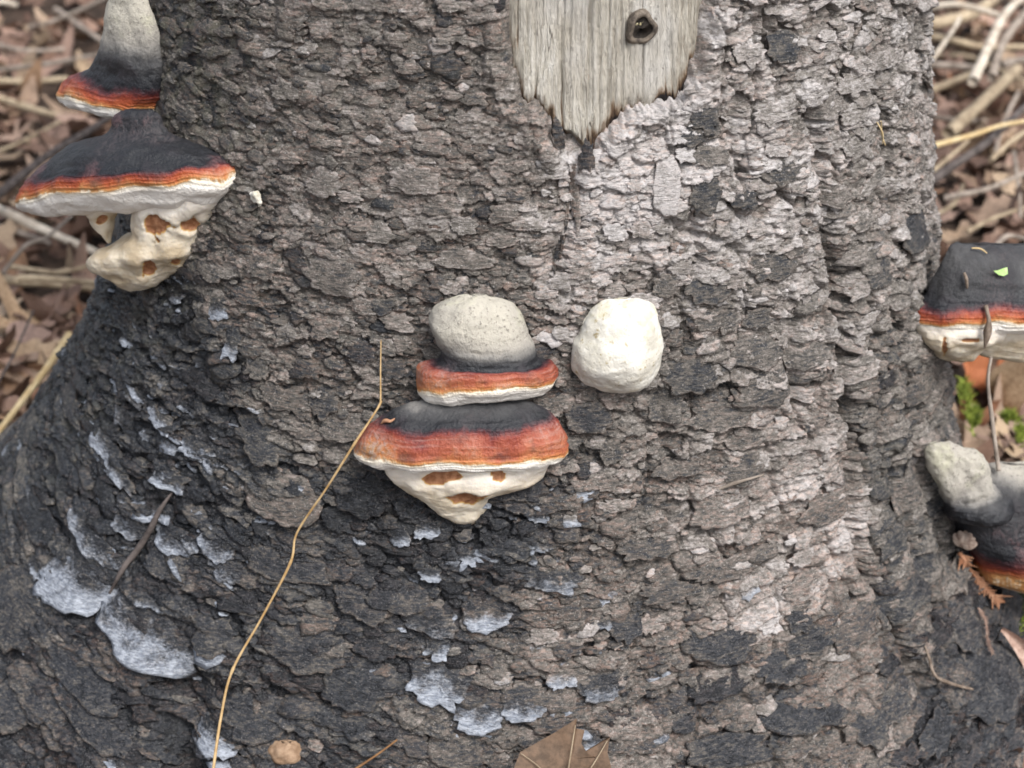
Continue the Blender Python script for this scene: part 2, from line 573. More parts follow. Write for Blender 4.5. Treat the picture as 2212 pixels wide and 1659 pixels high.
CREASES = [  # photograph polyline, width, depth
    ([(1755, 250), (1778, 380), (1795, 520), (1818, 650), (1832, 800), (1850, 960), (1842, 1130), (1870, 1230), (1935, 1350), (2010, 1500)], .007, .015),
    ([(1905, 170), (1916, 300), (1928, 440)], .006, .010), ([(1722, 690), (1706, 790), (1722, 870)], .006, .009), ([(1940, 1000), (1962, 1120), (1992, 1230), (2045, 1340)], .007, .012),
    ([(1590, 210), (1582, 300), (1600, 380)], .005, .008), ([(1420, 860), (1440, 930), (1450, 1000)], .005, .006), ([(1495, 470), (1508, 540), (1500, 600)], .005, .008),
    ([(1935, 640), (1950, 760), (1975, 900), (2000, 1050), (2040, 1180)], .010, .009),
    ([(1225, 330), (1238, 420), (1222, 500), (1195, 570)], .007, .008),
    ([(371, 1068), (329, 1144), (275, 1224), (240, 1277), (190, 1330)], .009, .008),
    ([(400, 1500), (385, 1580), (375, 1680)], .020, .018),
]
for pts, w, dpt in CREASES:
    dd = polyline_dist(pts, P_T)
    H_T -= dpt * np.exp(-(dd / w) ** 2)
R_T = R0(TT, ZZ) + H_T


def Rsurf(th, z):
    u = np.clip((np.asarray(th) + math.pi) / (2 * math.pi) * 720, 0, 719.999)
    v = np.clip((np.asarray(z) + .25) / 1.85 * 925, 0, 924.999)
    i, j = u.astype(int), v.astype(int)
    a, b = u - i, v - j
    return (R_T[j, i] * (1 - a) + R_T[j, i + 1] * a) * (1 - b) + (R_T[j + 1, i] * (1 - a) + R_T[j + 1, i + 1] * a) * b


def S(th, z):
    r = Rsurf(th, z)
    return np.stack([CX + r * np.sin(th), -r * np.cos(th), z], -1)


def SN(th, z):
    e = .006
    a = S(th + e / .3, z) - S(th - e / .3, z)
    b = S(th, z + e) - S(th, z - e)
    n = np.cross(a, b)
    return n / np.linalg.norm(n, axis=-1, keepdims=True)


BVH = build_bvh(Rsurf)

# bark tone regions: (photograph x, y, radius, tint, warmth, chance of bloom with painted sheen, algae)
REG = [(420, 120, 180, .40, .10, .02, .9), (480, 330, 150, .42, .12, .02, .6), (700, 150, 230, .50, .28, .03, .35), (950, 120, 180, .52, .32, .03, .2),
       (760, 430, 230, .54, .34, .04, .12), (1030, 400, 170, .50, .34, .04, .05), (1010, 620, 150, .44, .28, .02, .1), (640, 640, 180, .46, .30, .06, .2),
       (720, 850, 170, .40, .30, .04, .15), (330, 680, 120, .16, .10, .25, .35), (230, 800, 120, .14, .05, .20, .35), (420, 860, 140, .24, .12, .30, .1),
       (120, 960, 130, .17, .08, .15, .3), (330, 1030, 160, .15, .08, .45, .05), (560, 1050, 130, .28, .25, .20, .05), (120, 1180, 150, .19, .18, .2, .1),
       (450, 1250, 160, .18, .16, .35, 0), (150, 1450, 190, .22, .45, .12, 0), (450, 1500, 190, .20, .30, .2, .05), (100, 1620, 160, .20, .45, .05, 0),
       (700, 1250, 170, .24, .26, .08, .05), (850, 1120, 120, .09, .05, .12, .1), (1050, 1180, 130, .12, .08, .30, 0), (1180, 1130, 90, .26, .30, .3, 0),  # very dark tints below the centre bracket paint its shadow into the bark
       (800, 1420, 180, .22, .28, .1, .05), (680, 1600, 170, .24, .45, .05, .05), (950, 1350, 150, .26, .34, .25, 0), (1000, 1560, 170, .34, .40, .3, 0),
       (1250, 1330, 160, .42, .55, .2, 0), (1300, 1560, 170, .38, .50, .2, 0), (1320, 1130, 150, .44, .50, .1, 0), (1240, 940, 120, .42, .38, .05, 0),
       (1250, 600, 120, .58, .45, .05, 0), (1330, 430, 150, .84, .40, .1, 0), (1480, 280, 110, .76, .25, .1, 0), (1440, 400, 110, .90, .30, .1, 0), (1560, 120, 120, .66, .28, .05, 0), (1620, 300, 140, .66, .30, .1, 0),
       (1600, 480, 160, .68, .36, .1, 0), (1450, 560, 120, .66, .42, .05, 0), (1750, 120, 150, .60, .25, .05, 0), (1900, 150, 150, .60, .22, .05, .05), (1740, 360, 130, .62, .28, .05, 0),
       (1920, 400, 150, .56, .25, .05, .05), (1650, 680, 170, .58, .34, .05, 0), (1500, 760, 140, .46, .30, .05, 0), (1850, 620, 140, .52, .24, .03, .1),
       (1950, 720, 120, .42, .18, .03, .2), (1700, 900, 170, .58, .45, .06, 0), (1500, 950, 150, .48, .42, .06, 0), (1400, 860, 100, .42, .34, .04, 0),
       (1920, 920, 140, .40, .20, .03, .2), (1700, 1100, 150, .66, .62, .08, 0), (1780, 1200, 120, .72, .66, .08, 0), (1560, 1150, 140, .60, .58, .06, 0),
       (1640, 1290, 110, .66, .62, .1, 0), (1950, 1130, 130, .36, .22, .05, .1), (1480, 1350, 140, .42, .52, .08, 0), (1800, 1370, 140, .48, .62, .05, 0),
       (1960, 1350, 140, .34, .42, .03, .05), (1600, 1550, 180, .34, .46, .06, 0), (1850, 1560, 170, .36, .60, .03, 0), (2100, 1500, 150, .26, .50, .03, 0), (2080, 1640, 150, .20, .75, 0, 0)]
RC, RW, RV = [], [], []
for px, py, rad, *v in REG:
    p = hit(px, py)
    if p is not None:
        RC.append(p)
        RW.append(rad * PXM * 1.2)
        ti_, wa_, bl_, al_ = v
        if py < 700 and px < 1200:
            ti_, wa_ = ti_ - .04, wa_ + .14
        if 1220 < px < 1850 and py < 700:
            ti_ += .05
        if py > 650 and ti_ < .3:
            ti_ -= .03
        RV.append((ti_ - .065 * (ti_ < .3) + .03 * min(1, max(0, (ti_ - .22) / .2)), min(1, wa_ + .12) * (1 if ti_ > .30 else .25 if py < 1300 else .6), bl_, al_))
RC, RW, RV = np.array(RC), np.array(RW), np.array(RV)


def region(P):
    P = np.asarray(P)
    sh = P.shape[:-1]
    Q = P.reshape(-1, 3)
    out = np.empty((len(Q), 4))
    for k in range(0, len(Q), 60000):
        q = Q[k:k + 60000]
        d2 = ((q[:, None, :] - RC[None]) ** 2).sum(-1) / (RW * .75) ** 2
        w = np.exp(-d2) + 1e-4 / (1 + d2 * d2)
        out[k:k + 60000] = (w @ RV) / w.sum(1, keepdims=True)
    return out.reshape(*sh, 4)


# the debarked patch near the top (outline from the photograph, turned into theta, z)
SCAR_PX = [(1088, -60), (1092, 40), (1100, 140), (1120, 215), (1160, 232), (1185, 255), (1190, 300), (1222, 318), (1250, 338), (1282, 330), (1295, 300),
           (1340, 268), (1360, 240), (1420, 232), (1480, 222), (1502, 165), (1525, 90), (1540, 0), (1545, -60)]
SCAR = np.array([hit_tz(*p) for p in SCAR_PX])
top_z = SCAR[:, 1].max()
SCAR_LOW = SCAR[:, 1].min()
SCAR = np.concatenate([SCAR, [[SCAR[-1, 0] - .02, top_z + .10], [(SCAR[0, 0] + SCAR[-1, 0]) / 2, top_z + .17], [SCAR[0, 0] + .03, top_z + .10]]])


def scar_sdf(th, z):
    """signed distance (m), negative inside the debarked patch"""
    th, z = np.asarray(th, dtype=float), np.asarray(z, dtype=float)
    q = np.stack([th * .3, z], -1)
    poly = np.stack([SCAR[:, 0] * .3, SCAR[:, 1]], -1)
    d = np.full(q.shape[:-1], 9.0)
    inside = np.zeros(q.shape[:-1], bool)
    for a, b in zip(poly, np.roll(poly, -1, 0)):
        ab = b - a
        t = np.clip(((q - a) @ ab) / (ab @ ab), 0, 1)
        d = np.minimum(d, np.linalg.norm(q - (a + t[..., None] * ab), axis=-1))
        c = ((a[1] <= q[..., 1]) != (b[1] <= q[..., 1]))
        with np.errstate(divide='ignore', invalid='ignore'):
            xi = a[0] + (q[..., 1] - a[1]) / (b[1] - a[1]) * (b[0] - a[0])
        inside ^= c & (q[..., 0] < xi)
    sd_ = np.where(inside, -d, d)
    w_ = np.clip((SCAR_LOW + .11 - z) / .06, .12, 1)
    jag = fbm(np.stack([th * 33, z * 9, 0 * th], -1), 3, 71, .6) * .006 + fbm(np.stack([th * 60, z * 60, 0 * th], -1), 3, 72) * .004
    return sd_ + w_ * jag - .002


# ------------------------------------------------------------------ tree: base bark surface
tree = empty('tree_trunk', 'flared base of an old conifer trunk with grey scaly flaking bark', 'tree trunk')

def worley(u, v, seed):
    """jittered cells of size 1: nearest distance, second distance, cell random (two), offset to the cell centre"""
    iu, iv = np.floor(u).astype(np.int64), np.floor(v).astype(np.int64)
    d1 = np.full(u.shape, 9.0)
    d2 = np.full(u.shape, 9.0)
    r1, r2, ox, oy = (np.zeros(u.shape) for _ in range(4))

    def hsh(a, b, k):
        h = (a * 374761393 + b * 668265263 + (seed + k) * 1442695041) & 0xFFFFFFFF
        h = ((h ^ (h >> 13)) * 1274126177) & 0xFFFFFFFF
        h = ((h ^ (h >> 15)) * 2246822519) & 0xFFFFFFFF
        return ((h ^ (h >> 16)) & 0xFFFF) / 65535.0
    for a in (-1, 0, 1):
        for b in (-1, 0, 1):
            ca, cb = iu + a, iv + b
            dx = ca + hsh(ca, cb, 1) - u
            dy = cb + hsh(ca, cb, 2) - v
            d = dx * dx + dy * dy
            near_ = d < d1
            d2 = np.where(near_, d1, np.minimum(d2, d))
            d1 = np.where(near_, d, d1)
            r1 = np.where(near_, hsh(ca, cb, 3), r1)
            r2 = np.where(near_, hsh(ca, cb, 4), r2)
            ox, oy = np.where(near_, dx, ox), np.where(near_, dy, oy)
    return np.sqrt(d1), np.sqrt(d2), r1, r2, ox, oy


def vcrack(th, z):
    """closeness to the long upright cracks of the right half: 0 on a crack, with how far they apply"""
    th, z = np.asarray(th, dtype=float), np.asarray(z, dtype=float)
    u = th * .34
    w_ = np.stack([u, z, 0 * u], -1)
    u = u + .010 * fbm(w_ * 26, 3, 81) + .003 * fbm(w_ * 130, 2, 82)
    f1, f2, *_ = worley(u / .040, (z + .012 * fbm(w_ * 22, 2, 83)) / .105, 33)
    return f2 - f1, np.clip((th - .12) / .3, 0, 1)


th_a = np.radians(np.linspace(-96, 96, 980))
th_all = np.concatenate([np.radians(np.linspace(-180, -98, 40)), th_a, np.radians(np.linspace(98, 180, 40))])
z_all = np.concatenate([np.linspace(-.22, -.01, 26)[:-1], np.linspace(-.01, .73, 660), np.linspace(.73, 1.55, 50)[1:]])
T, Z = np.meshgrid(th_all, z_all)
P0 = S(T, Z)
N0 = SN(T, Z)
Sx = T * .34
sl_ = np.sqrt(1 + np.gradient(Rsurf(T[:, 0] * 0, z_all), z_all) ** 2)
Vz = np.cumsum(np.gradient(z_all) * sl_ / (.74 + .42 * np.clip((.42 - z_all) / .34, 0, 1)))[:, None] + 0 * T          # distance measured along the flare
lowz = np.clip((.42 - Z) / .34, 0, 1)
Vz = Vz - lowz * (.42 * np.clip(-Sx - .02, 0, .5) + .26 * np.clip(Sx - .06, 0, .5))   # the fibres splay out with the roots
cellk = .82 + .78 * lowz
W3 = np.stack([Sx, Vz, 0 * Sx], -1)
wx = .0075 * fbm(W3 * 38, 3, 51, .6) + .0028 * fbm(W3 * 210, 3, 52, .65)
wy = .0065 * fbm(W3 * 38, 3, 53, .6) + .0024 * fbm(W3 * 210, 3, 54, .65)
a1_, b1_, q1, q2, ox1, oy1 = worley((Sx + wx) / (.029 * cellk), (Vz + wy) / .0175, 7)
a2_, b2_, q3, q4, ox2, oy2 = worley((Sx + wx * 1.2) / (.0120 * cellk), (Vz + wy * 1.2) / .0068, 19)
crk1 = np.clip((b1_ - a1_) / .085, 0, 1)
crk2 = np.clip((b2_ - a2_) / .16, 0, 1)
rel = fbm(W3 * np.array([95, 190, 1]), 4, 21, .62)
mask = np.clip(fbm(W3 * np.array([16, 20, 1]), 2, 23) * 1.6 + .55, 0, 1)
strat = fbm(np.stack([Sx * 26, Vz * 330 + 3 * wx * 100, 0 * Sx], -1), 2, 25)
hi_ = np.clip((Z - .30) / .22, 0, 1)
calm = 1.16 - .72 * hi_ * np.clip(.72 - T * .80, .22, 1)
disp = .0058 * (q1 - .5) + .0052 * oy1 * mask + .0009 * strat - .0034 * (1 - crk1) ** 2 * (q2 > .30) + .0020 * (q3 - .5) + .0018 * oy2 - .0007 * (1 - crk2) + .0022 * rel
vc, vw_ = vcrack(T, Z)
disp = disp * calm - .0075 * vw_ * np.clip(1 - vc / .09, 0, 1) ** 1.5 + .0018 * vw_ * np.clip(vc - .2, 0, .6)
sd = scar_sdf(T, Z)
inside = np.clip(-sd / .006 + .3, 0, 1)
lipn = np.clip(.6 + 1.4 * noise3(P0 * 38, 88), .15, 1.3)
disp = disp * (1 - inside) - .013 * inside + .0065 * lipn * np.exp(-((sd - .009) / .007) ** 2)
P1 = P0 + N0 * disp[..., None]
rg = region(P1)
mic = noise3(P0 * 55, 77)
tint = np.clip(rg[..., 0] + .12 * mic + .26 * (q1 - .5) + .16 * (q3 - .5) + .02, 0, 1)
warm0 = np.clip(rg[..., 1] + .7 * (q2 - .55) + .4 * (q4 - .5), 0, 1)
mesh_obj('inner_bark', P1, grid_faces(len(z_all), len(th_all)), M_BARK, tree, True,
         dict(tint=tint, warm=warm0, bloom_sheen=np.where(q4 < np.clip(rg[..., 2] - .1, 0, 1) * .35, .75, 0) * np.clip(.5 + oy2, 0, 1), algae=rg[..., 3]))

# ------------------------------------------------------------------ bark plates and flakes
def plate_arrays(th0, z0, hw, hh, rot, thick, lift, seg, rings, square, rough, seed, base=0.0, ripple=0.0):
    """arrays of plates -> verts (n, m, 3), local coordinates (n, m, 2). hw, hh half sizes in metres along and up the bark"""
    n = len(th0)
    r_ = np.random.default_rng(seed)
    phi = np.linspace(0, 2 * np.pi, seg, endpoint=False)
    out = np.ones((n, seg))
    for k in range(2, 11):
        amp = rough[:, None] * (1.0 / k ** .6) * r_.normal(0, .55, (n, 1))
        out += amp * np.cos(k * phi[None] + r_.uniform(0, 6.28, (n, 1)))
    jag = r_.normal(0, 1, (n, seg))
    out += rough[:, None] * .42 * (jag + .5 * np.roll(jag, 1, 1))
    out = np.clip(out, .55, 1.45)
    c, s = np.cos(phi), np.sin(phi)
    e = 2 / square[:, None]
    ca = np.sign(c) * np.abs(c)[None] ** e
    sa = np.sign(s) * np.abs(s)[None] ** e
    rr = np.array([0.0] + list(rings) + [1.0])          # last ring is the undercut skirt
    a = np.concatenate([np.zeros((n, 1))] + [ca * out * r for r in rr[1:]], 1)
    b = np.concatenate([np.zeros((n, 1))] + [sa * out * r for r in rr[1:]], 1)
    rad = np.concatenate([np.zeros((n, 1))] + [np.full((n, seg), r) for r in rr[1:]], 1)
    sk = np.zeros(a.shape[1], bool)
    sk[-seg:] = True
    a[:, sk] *= .90
    b[:, sk] *= .90
    la, lb = a * hw[:, None], b * hh[:, None]
    x = la * np.cos(rot)[:, None] - lb * np.sin(rot)[:, None]
    y = la * np.sin(rot)[:, None] + lb * np.cos(rot)[:, None]
    r = Rsurf(th0, z0)
    th = th0[:, None] + x / r[:, None]
    sl = np.sqrt(1 + ((Rsurf(th0, z0 + .01) - Rsurf(th0, z0 - .01)) / .02) ** 2)
    z = z0[:, None] + y / sl[:, None]
    P, N = S(th, z), SN(th, z)
    h = base[:, None] + thick[:, None] * (1 - .5 * rad ** 3) + lift[:, None] * (np.clip(-b, -1.2, 1.2) - .30 * np.abs(a) ** 2.5)
    h += thick[:, None] * .8 * fbm(P * 110, 2, seed + 3)
    if ripple:
        h += ripple * noise3(np.stack([th * 30, z * 420 + 2 * noise3(P * 40, 4), th * 0], -1), seed + 5)
    h[:, sk] = np.minimum(h[:, sk] - thick[:, None] * 1.2, h[:, sk] * .3) - .001
    return P + N * h[..., None], np.stack([a, b], -1), rad, sk


def plate_faces(seg, nr):
    f3 = np.stack([np.zeros(seg, int), 1 + np.arange(seg), 1 + (np.arange(seg) + 1) % seg], -1)
    f4 = grid_faces(nr, seg, True) + 1
    f4 = f4[:, ::-1]
    return f3, f4


# hand-placed plates: photograph x, y, width, height, slope of its edge in degrees, tint, warmth, bloom with painted sheen
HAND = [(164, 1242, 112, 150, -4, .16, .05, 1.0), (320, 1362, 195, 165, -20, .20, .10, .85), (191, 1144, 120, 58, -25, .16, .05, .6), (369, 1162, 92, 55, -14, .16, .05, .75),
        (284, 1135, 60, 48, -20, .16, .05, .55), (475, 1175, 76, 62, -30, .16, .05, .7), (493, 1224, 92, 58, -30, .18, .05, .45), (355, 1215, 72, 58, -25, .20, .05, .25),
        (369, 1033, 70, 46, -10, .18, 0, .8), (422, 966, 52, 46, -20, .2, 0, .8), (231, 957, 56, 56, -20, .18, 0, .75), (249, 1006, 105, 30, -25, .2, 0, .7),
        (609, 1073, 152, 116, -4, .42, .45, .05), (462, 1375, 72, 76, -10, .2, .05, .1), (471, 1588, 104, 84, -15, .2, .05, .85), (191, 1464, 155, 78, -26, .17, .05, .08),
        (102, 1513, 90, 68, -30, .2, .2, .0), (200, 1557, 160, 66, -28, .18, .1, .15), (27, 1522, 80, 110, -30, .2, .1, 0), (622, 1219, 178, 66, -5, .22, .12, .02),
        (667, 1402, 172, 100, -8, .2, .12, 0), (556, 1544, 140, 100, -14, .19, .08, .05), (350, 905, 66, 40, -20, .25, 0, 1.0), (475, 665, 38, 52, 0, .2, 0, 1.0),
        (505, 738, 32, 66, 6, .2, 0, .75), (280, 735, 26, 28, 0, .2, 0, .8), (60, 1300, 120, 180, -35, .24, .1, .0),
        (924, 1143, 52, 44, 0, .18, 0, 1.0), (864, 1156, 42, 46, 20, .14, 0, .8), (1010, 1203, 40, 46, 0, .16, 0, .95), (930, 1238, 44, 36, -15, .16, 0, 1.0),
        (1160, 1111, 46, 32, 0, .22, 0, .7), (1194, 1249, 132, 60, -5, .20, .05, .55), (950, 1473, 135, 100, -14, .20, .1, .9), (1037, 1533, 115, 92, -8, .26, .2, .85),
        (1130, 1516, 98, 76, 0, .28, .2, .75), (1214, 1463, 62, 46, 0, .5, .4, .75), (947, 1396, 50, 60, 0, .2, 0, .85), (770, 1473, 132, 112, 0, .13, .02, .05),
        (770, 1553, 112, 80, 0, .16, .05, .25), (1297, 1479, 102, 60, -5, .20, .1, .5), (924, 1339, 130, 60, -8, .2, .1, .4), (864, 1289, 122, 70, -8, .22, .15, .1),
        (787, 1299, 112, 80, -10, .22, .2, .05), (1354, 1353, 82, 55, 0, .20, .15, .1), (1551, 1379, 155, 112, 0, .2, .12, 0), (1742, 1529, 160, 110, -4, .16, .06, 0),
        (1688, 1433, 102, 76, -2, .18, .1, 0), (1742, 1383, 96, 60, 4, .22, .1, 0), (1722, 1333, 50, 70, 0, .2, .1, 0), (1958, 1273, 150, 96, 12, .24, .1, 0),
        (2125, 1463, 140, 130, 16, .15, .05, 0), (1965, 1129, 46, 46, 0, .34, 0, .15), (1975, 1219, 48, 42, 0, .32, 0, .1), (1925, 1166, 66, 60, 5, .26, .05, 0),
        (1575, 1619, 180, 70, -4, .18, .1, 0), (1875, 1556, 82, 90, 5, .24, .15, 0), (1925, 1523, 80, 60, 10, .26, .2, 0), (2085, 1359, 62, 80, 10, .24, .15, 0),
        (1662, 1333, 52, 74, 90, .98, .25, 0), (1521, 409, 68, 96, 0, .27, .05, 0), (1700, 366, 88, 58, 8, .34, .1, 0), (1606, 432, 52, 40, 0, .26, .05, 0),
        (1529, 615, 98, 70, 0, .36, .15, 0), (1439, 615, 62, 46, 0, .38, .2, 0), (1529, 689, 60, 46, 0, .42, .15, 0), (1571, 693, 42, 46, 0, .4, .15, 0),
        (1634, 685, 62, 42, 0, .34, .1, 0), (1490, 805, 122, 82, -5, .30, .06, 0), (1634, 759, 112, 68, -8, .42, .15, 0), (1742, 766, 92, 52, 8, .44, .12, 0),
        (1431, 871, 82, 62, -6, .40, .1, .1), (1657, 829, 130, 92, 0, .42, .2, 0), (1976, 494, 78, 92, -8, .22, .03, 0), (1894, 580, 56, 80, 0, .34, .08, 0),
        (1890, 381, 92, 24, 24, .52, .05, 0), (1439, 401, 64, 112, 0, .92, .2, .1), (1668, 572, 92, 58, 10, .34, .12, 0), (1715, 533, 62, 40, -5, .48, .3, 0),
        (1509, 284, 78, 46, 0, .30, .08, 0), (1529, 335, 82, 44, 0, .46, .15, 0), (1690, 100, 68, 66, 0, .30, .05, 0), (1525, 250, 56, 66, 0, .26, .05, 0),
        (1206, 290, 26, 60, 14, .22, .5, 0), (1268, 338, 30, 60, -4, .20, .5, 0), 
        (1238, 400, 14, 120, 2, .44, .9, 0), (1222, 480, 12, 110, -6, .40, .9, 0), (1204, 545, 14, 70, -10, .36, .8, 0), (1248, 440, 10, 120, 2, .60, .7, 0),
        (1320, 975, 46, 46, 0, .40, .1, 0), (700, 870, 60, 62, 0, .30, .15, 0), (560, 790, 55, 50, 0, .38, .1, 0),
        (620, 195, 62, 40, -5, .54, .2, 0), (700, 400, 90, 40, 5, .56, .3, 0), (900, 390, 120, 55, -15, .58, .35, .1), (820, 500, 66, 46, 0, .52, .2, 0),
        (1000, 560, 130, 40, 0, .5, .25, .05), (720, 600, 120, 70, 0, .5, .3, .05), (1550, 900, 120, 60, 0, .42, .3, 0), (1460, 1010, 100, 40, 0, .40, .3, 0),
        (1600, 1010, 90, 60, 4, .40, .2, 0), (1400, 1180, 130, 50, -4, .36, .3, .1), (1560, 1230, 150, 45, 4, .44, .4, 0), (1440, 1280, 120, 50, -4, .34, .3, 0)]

hp = []
for (px, py, w, h, ro, ti, wa, bl) in HAND:
    p = hit(px, py)
    dep = (p - CAM) @ FWD
    th, z = to_tz(p)
    nrm = SN(np.array(th), np.array(z))
    view = (CAM - p) / np.linalg.norm(CAM - p)
    horiz = np.array([math.cos(th), math.sin(th), 0])
    fx = max(.45, abs(math.cos(th)))
    up = np.cross(nrm, horiz)
    fy = max(.5, abs(up @ UPV))
    hp.append((th, z, w * .5 * dep * PXM / fx, h * .5 * dep * PXM / fy, math.radians(ro) * (.85 if ro < 80 else 0), ti, wa, bl))
n_extra = 300 - len(hp)
cand = 0
while len(hp) < 300:
    px, py = random.uniform(0, 2212), random.uniform(-30, 1690)
    p = hit(px, py)
    if p is None:
        continue
    th, z = to_tz(p)
    if scar_sdf(th, z) < .012:
        continue
    lowl = (py > 800)
    w = random.uniform(42, 115) * (1.2 if lowl else 0.85)
    upl = max(0, min(1, (z - .30) / .2)) * max(0, min(1, .72 - th * .8))
    w *= 1 - .45 * upl
    h = w * random.uniform(.38, .75)
    if any((th - a[0]) ** 2 * .09 + (z - a[1]) ** 2 < (.62 * (w * .5 * PXM * 1.2 + a[2])) ** 2 for a in hp):
        cand += 1
        if cand > 6000:
            break
        continue
    g = region(p)
    hp.append((th, z, w * .5 * PXM * 1.2 / max(.5, math.cos(th)), h * .5 * PXM * 1.3, random.gauss(0, .12) + float(np.clip((.42 - z) / .34, 0, 1)) * (-.38 * min(1, max(0, -th / .7)) + .25 * min(1, max(0, th / .7))),
               float(np.clip(g[0] + random.gauss(-.05, .12) * (1 - .6 * upl), .05, .9)), float(np.clip(g[1] + random.gauss(-.15, .2), 0, 1)),
               random.uniform(.5, 1) if random.random() < max(0, g[2] - .08) * .8 else 0.0))
hp = np.array(hp)
n = len(hp)
SEG_L, RINGS_L = 44, (.3, .55, .75, .9, 1.0)
hs = np.minimum(hp[:, 2], hp[:, 3])
thick = np.clip(hs * .10, .0010, .0026) * rng.uniform(.8, 1.3, n)
lift = np.clip(hs * .28, .0016, .0075) * rng.uniform(.6, 1.15, n) * (1 - .6 * np.clip((hp[:, 1] - .30) / .2, 0, 1) * np.clip(.72 - hp[:, 0] * .8, 0, 1))
PV, loc, rad, sk = plate_arrays(hp[:, 0], hp[:, 1], hp[:, 2], hp[:, 3], hp[:, 4], thick, lift, SEG_L, RINGS_L,
                                rng.uniform(2.0, 3.2, n), np.where(hs > .011, rng.uniform(.10, .19, n), rng.uniform(.15, .28, n)), 101, np.full(n, .0020), .0010)
f3, f4 = plate_faces(SEG_L, len(RINGS_L) + 1)
for k in range(n):
    b = loc[k, :, 1]
    ti = np.full(len(b), hp[k, 5]) + .10 * noise3(PV[k] * 60, k)
    ti = ti + .10 * (rad[k] > .88)                       # worn paler edge
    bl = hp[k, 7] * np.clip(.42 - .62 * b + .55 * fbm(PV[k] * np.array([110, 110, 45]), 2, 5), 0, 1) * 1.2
    wa = np.clip(np.full(len(b), hp[k, 6]) + .5 * (rad[k] > .93), 0, 1)
    al = np.full(len(b), 0.0) + region(PV[k][:1])[0, 3] * .8
    mesh_obj('bark_plate', PV[k], [f3, f4], M_BARK, tree, True, dict(tint=np.clip(ti, 0, 1), warm=wa, bloom_sheen=bl, algae=al))

# thousands of small scales: one part, kind = stuff
fl = []
while len(fl) < 5200:
    m_ = 6000
    px, py = rng.uniform(-60, 2260, m_), rng.uniform(-60, 1720, m_)
    for x_, y_ in zip(px, py):
        p = hit(x_, y_)
        if p is not None:
            fl.append(to_tz(p))
fl = np.array(fl[:5200])
# scales beside the view and above it, so the bark goes on around the trunk
ex = np.stack([np.radians(rng.uniform(-112, 112, 2500)), rng.uniform(-.03, .80, 2500)], -1)
fl = np.concatenate([fl, ex])
sdv = scar_sdf(fl[:, 0], fl[:, 1])
fl = fl[sdv > .003]
PF = S(fl[:, 0], fl[:, 1])
crease = np.full(len(fl), 9.0)
for pts, w, dpt in CREASES:
    crease = np.minimum(crease, polyline_dist(pts, PF) / w)
fl = fl[(crease > .75) | (rng.random(len(fl)) < .25)]
vc_, vw2 = vcrack(fl[:, 0], fl[:, 1])
fl = fl[(vc_ > .16) | (vw2 < .3) | (rng.random(len(fl)) < .12)]
n = len(fl)
PF = S(fl[:, 0], fl[:, 1])
gf = region(PF)
big = rng.random(n) ** 2.2
hw = (6.5 + 22 * big) * PXM * 1.2 * rng.uniform(.75, 1.3, n)
low = np.clip((.42 - fl[:, 1]) / .3, 0, 1)
hw *= .92 + .35 * low
hh = hw * rng.uniform(.34, .85, n)
hw = hw / np.clip(np.cos(fl[:, 0]), .5, 1)
SEG_S, RINGS_S = 13, (.6, 1.0)
PV, loc, rad, sk = plate_arrays(fl[:, 0], fl[:, 1], hw, hh, rng.normal(0, .25, n) + low * (-.38 * np.clip(-fl[:, 0] / .7, 0, 1) + .25 * np.clip(fl[:, 0] / .7, 0, 1)), np.clip(hw * .13, .0006, .0019) * rng.uniform(.6, 1.4, n),
                                np.clip(hw * .30, .0006, .0034) * rng.uniform(.3, 1.3, n) * (1 - .65 * np.clip((fl[:, 1] - .30) / .22, 0, 1) * np.clip(.70 - fl[:, 0] * .75, 0, 1)), SEG_S, RINGS_S, rng.uniform(1.9, 2.8, n),
                                rng.uniform(.2, .45, n), 202, rng.uniform(-.0012, .0012, n), .0004)
f3, f4 = plate_faces(SEG_S, len(RINGS_S) + 1)
mv = PV.shape[1]
offs = (np.arange(n) * mv)[:, None, None]
F3 = (f3[None] + offs).reshape(-1, 3)
F4 = (f4[None] + offs).reshape(-1, 4)
ti = np.clip(gf[:, 0] + rng.normal(0, .13, n), .03, 1)[:, None] + .10 * (rad > .9) - .0 * rad
wa = np.clip(gf[:, 1] + rng.normal(0, .28, n), 0, 1)[:, None] + 0 * rad
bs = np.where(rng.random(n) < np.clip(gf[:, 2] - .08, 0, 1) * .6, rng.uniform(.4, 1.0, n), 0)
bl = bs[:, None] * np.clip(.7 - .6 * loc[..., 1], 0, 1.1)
al = gf[:, 3][:, None] + 0 * rad
o = mesh_obj('bark_scales', PV, [F3, F4], M_BARK, tree, True, dict(tint=ti, warm=wa, bloom_sheen=bl, algae=al))
o['kind'] = 'stuff'

# ------------------------------------------------------------------ bare wood in the debarked patch, with its knot
zs = np.linspace(SCAR[:, 1].min() - .02, SCAR[:, 1].max() + .004, 230)
ts = np.linspace(SCAR[:, 0].min() - .04, SCAR[:, 0].max() + .04, 230)
T, Z = np.meshgrid(ts, zs)
sd = scar_sdf(T, Z)
PW, NW = S(T, Z), SN(T, Z)
grain = fbm(np.stack([T * 75, Z * 4, T * 0], -1), 4, 61)
strip = np.floor((noise3(np.stack([T * 22, Z * 1.6, T * 0], -1), 62) + 1) * 3.5) / 3.5
kp = hit(1388, 62)
kth, kz = to_tz(kp)
kd = np.sqrt(((T - kth) * .3) ** 2 + (Z - kz) ** 2)
crack = np.clip(1 - np.abs(noise3(np.stack([T * 46, Z * 2.2, T * 0], -1), 63)) / .05, 0, 1) * np.clip(noise3(np.stack([T * 30, Z * 9, T * 0], -1), 64) * 3 + .4, 0, 1)
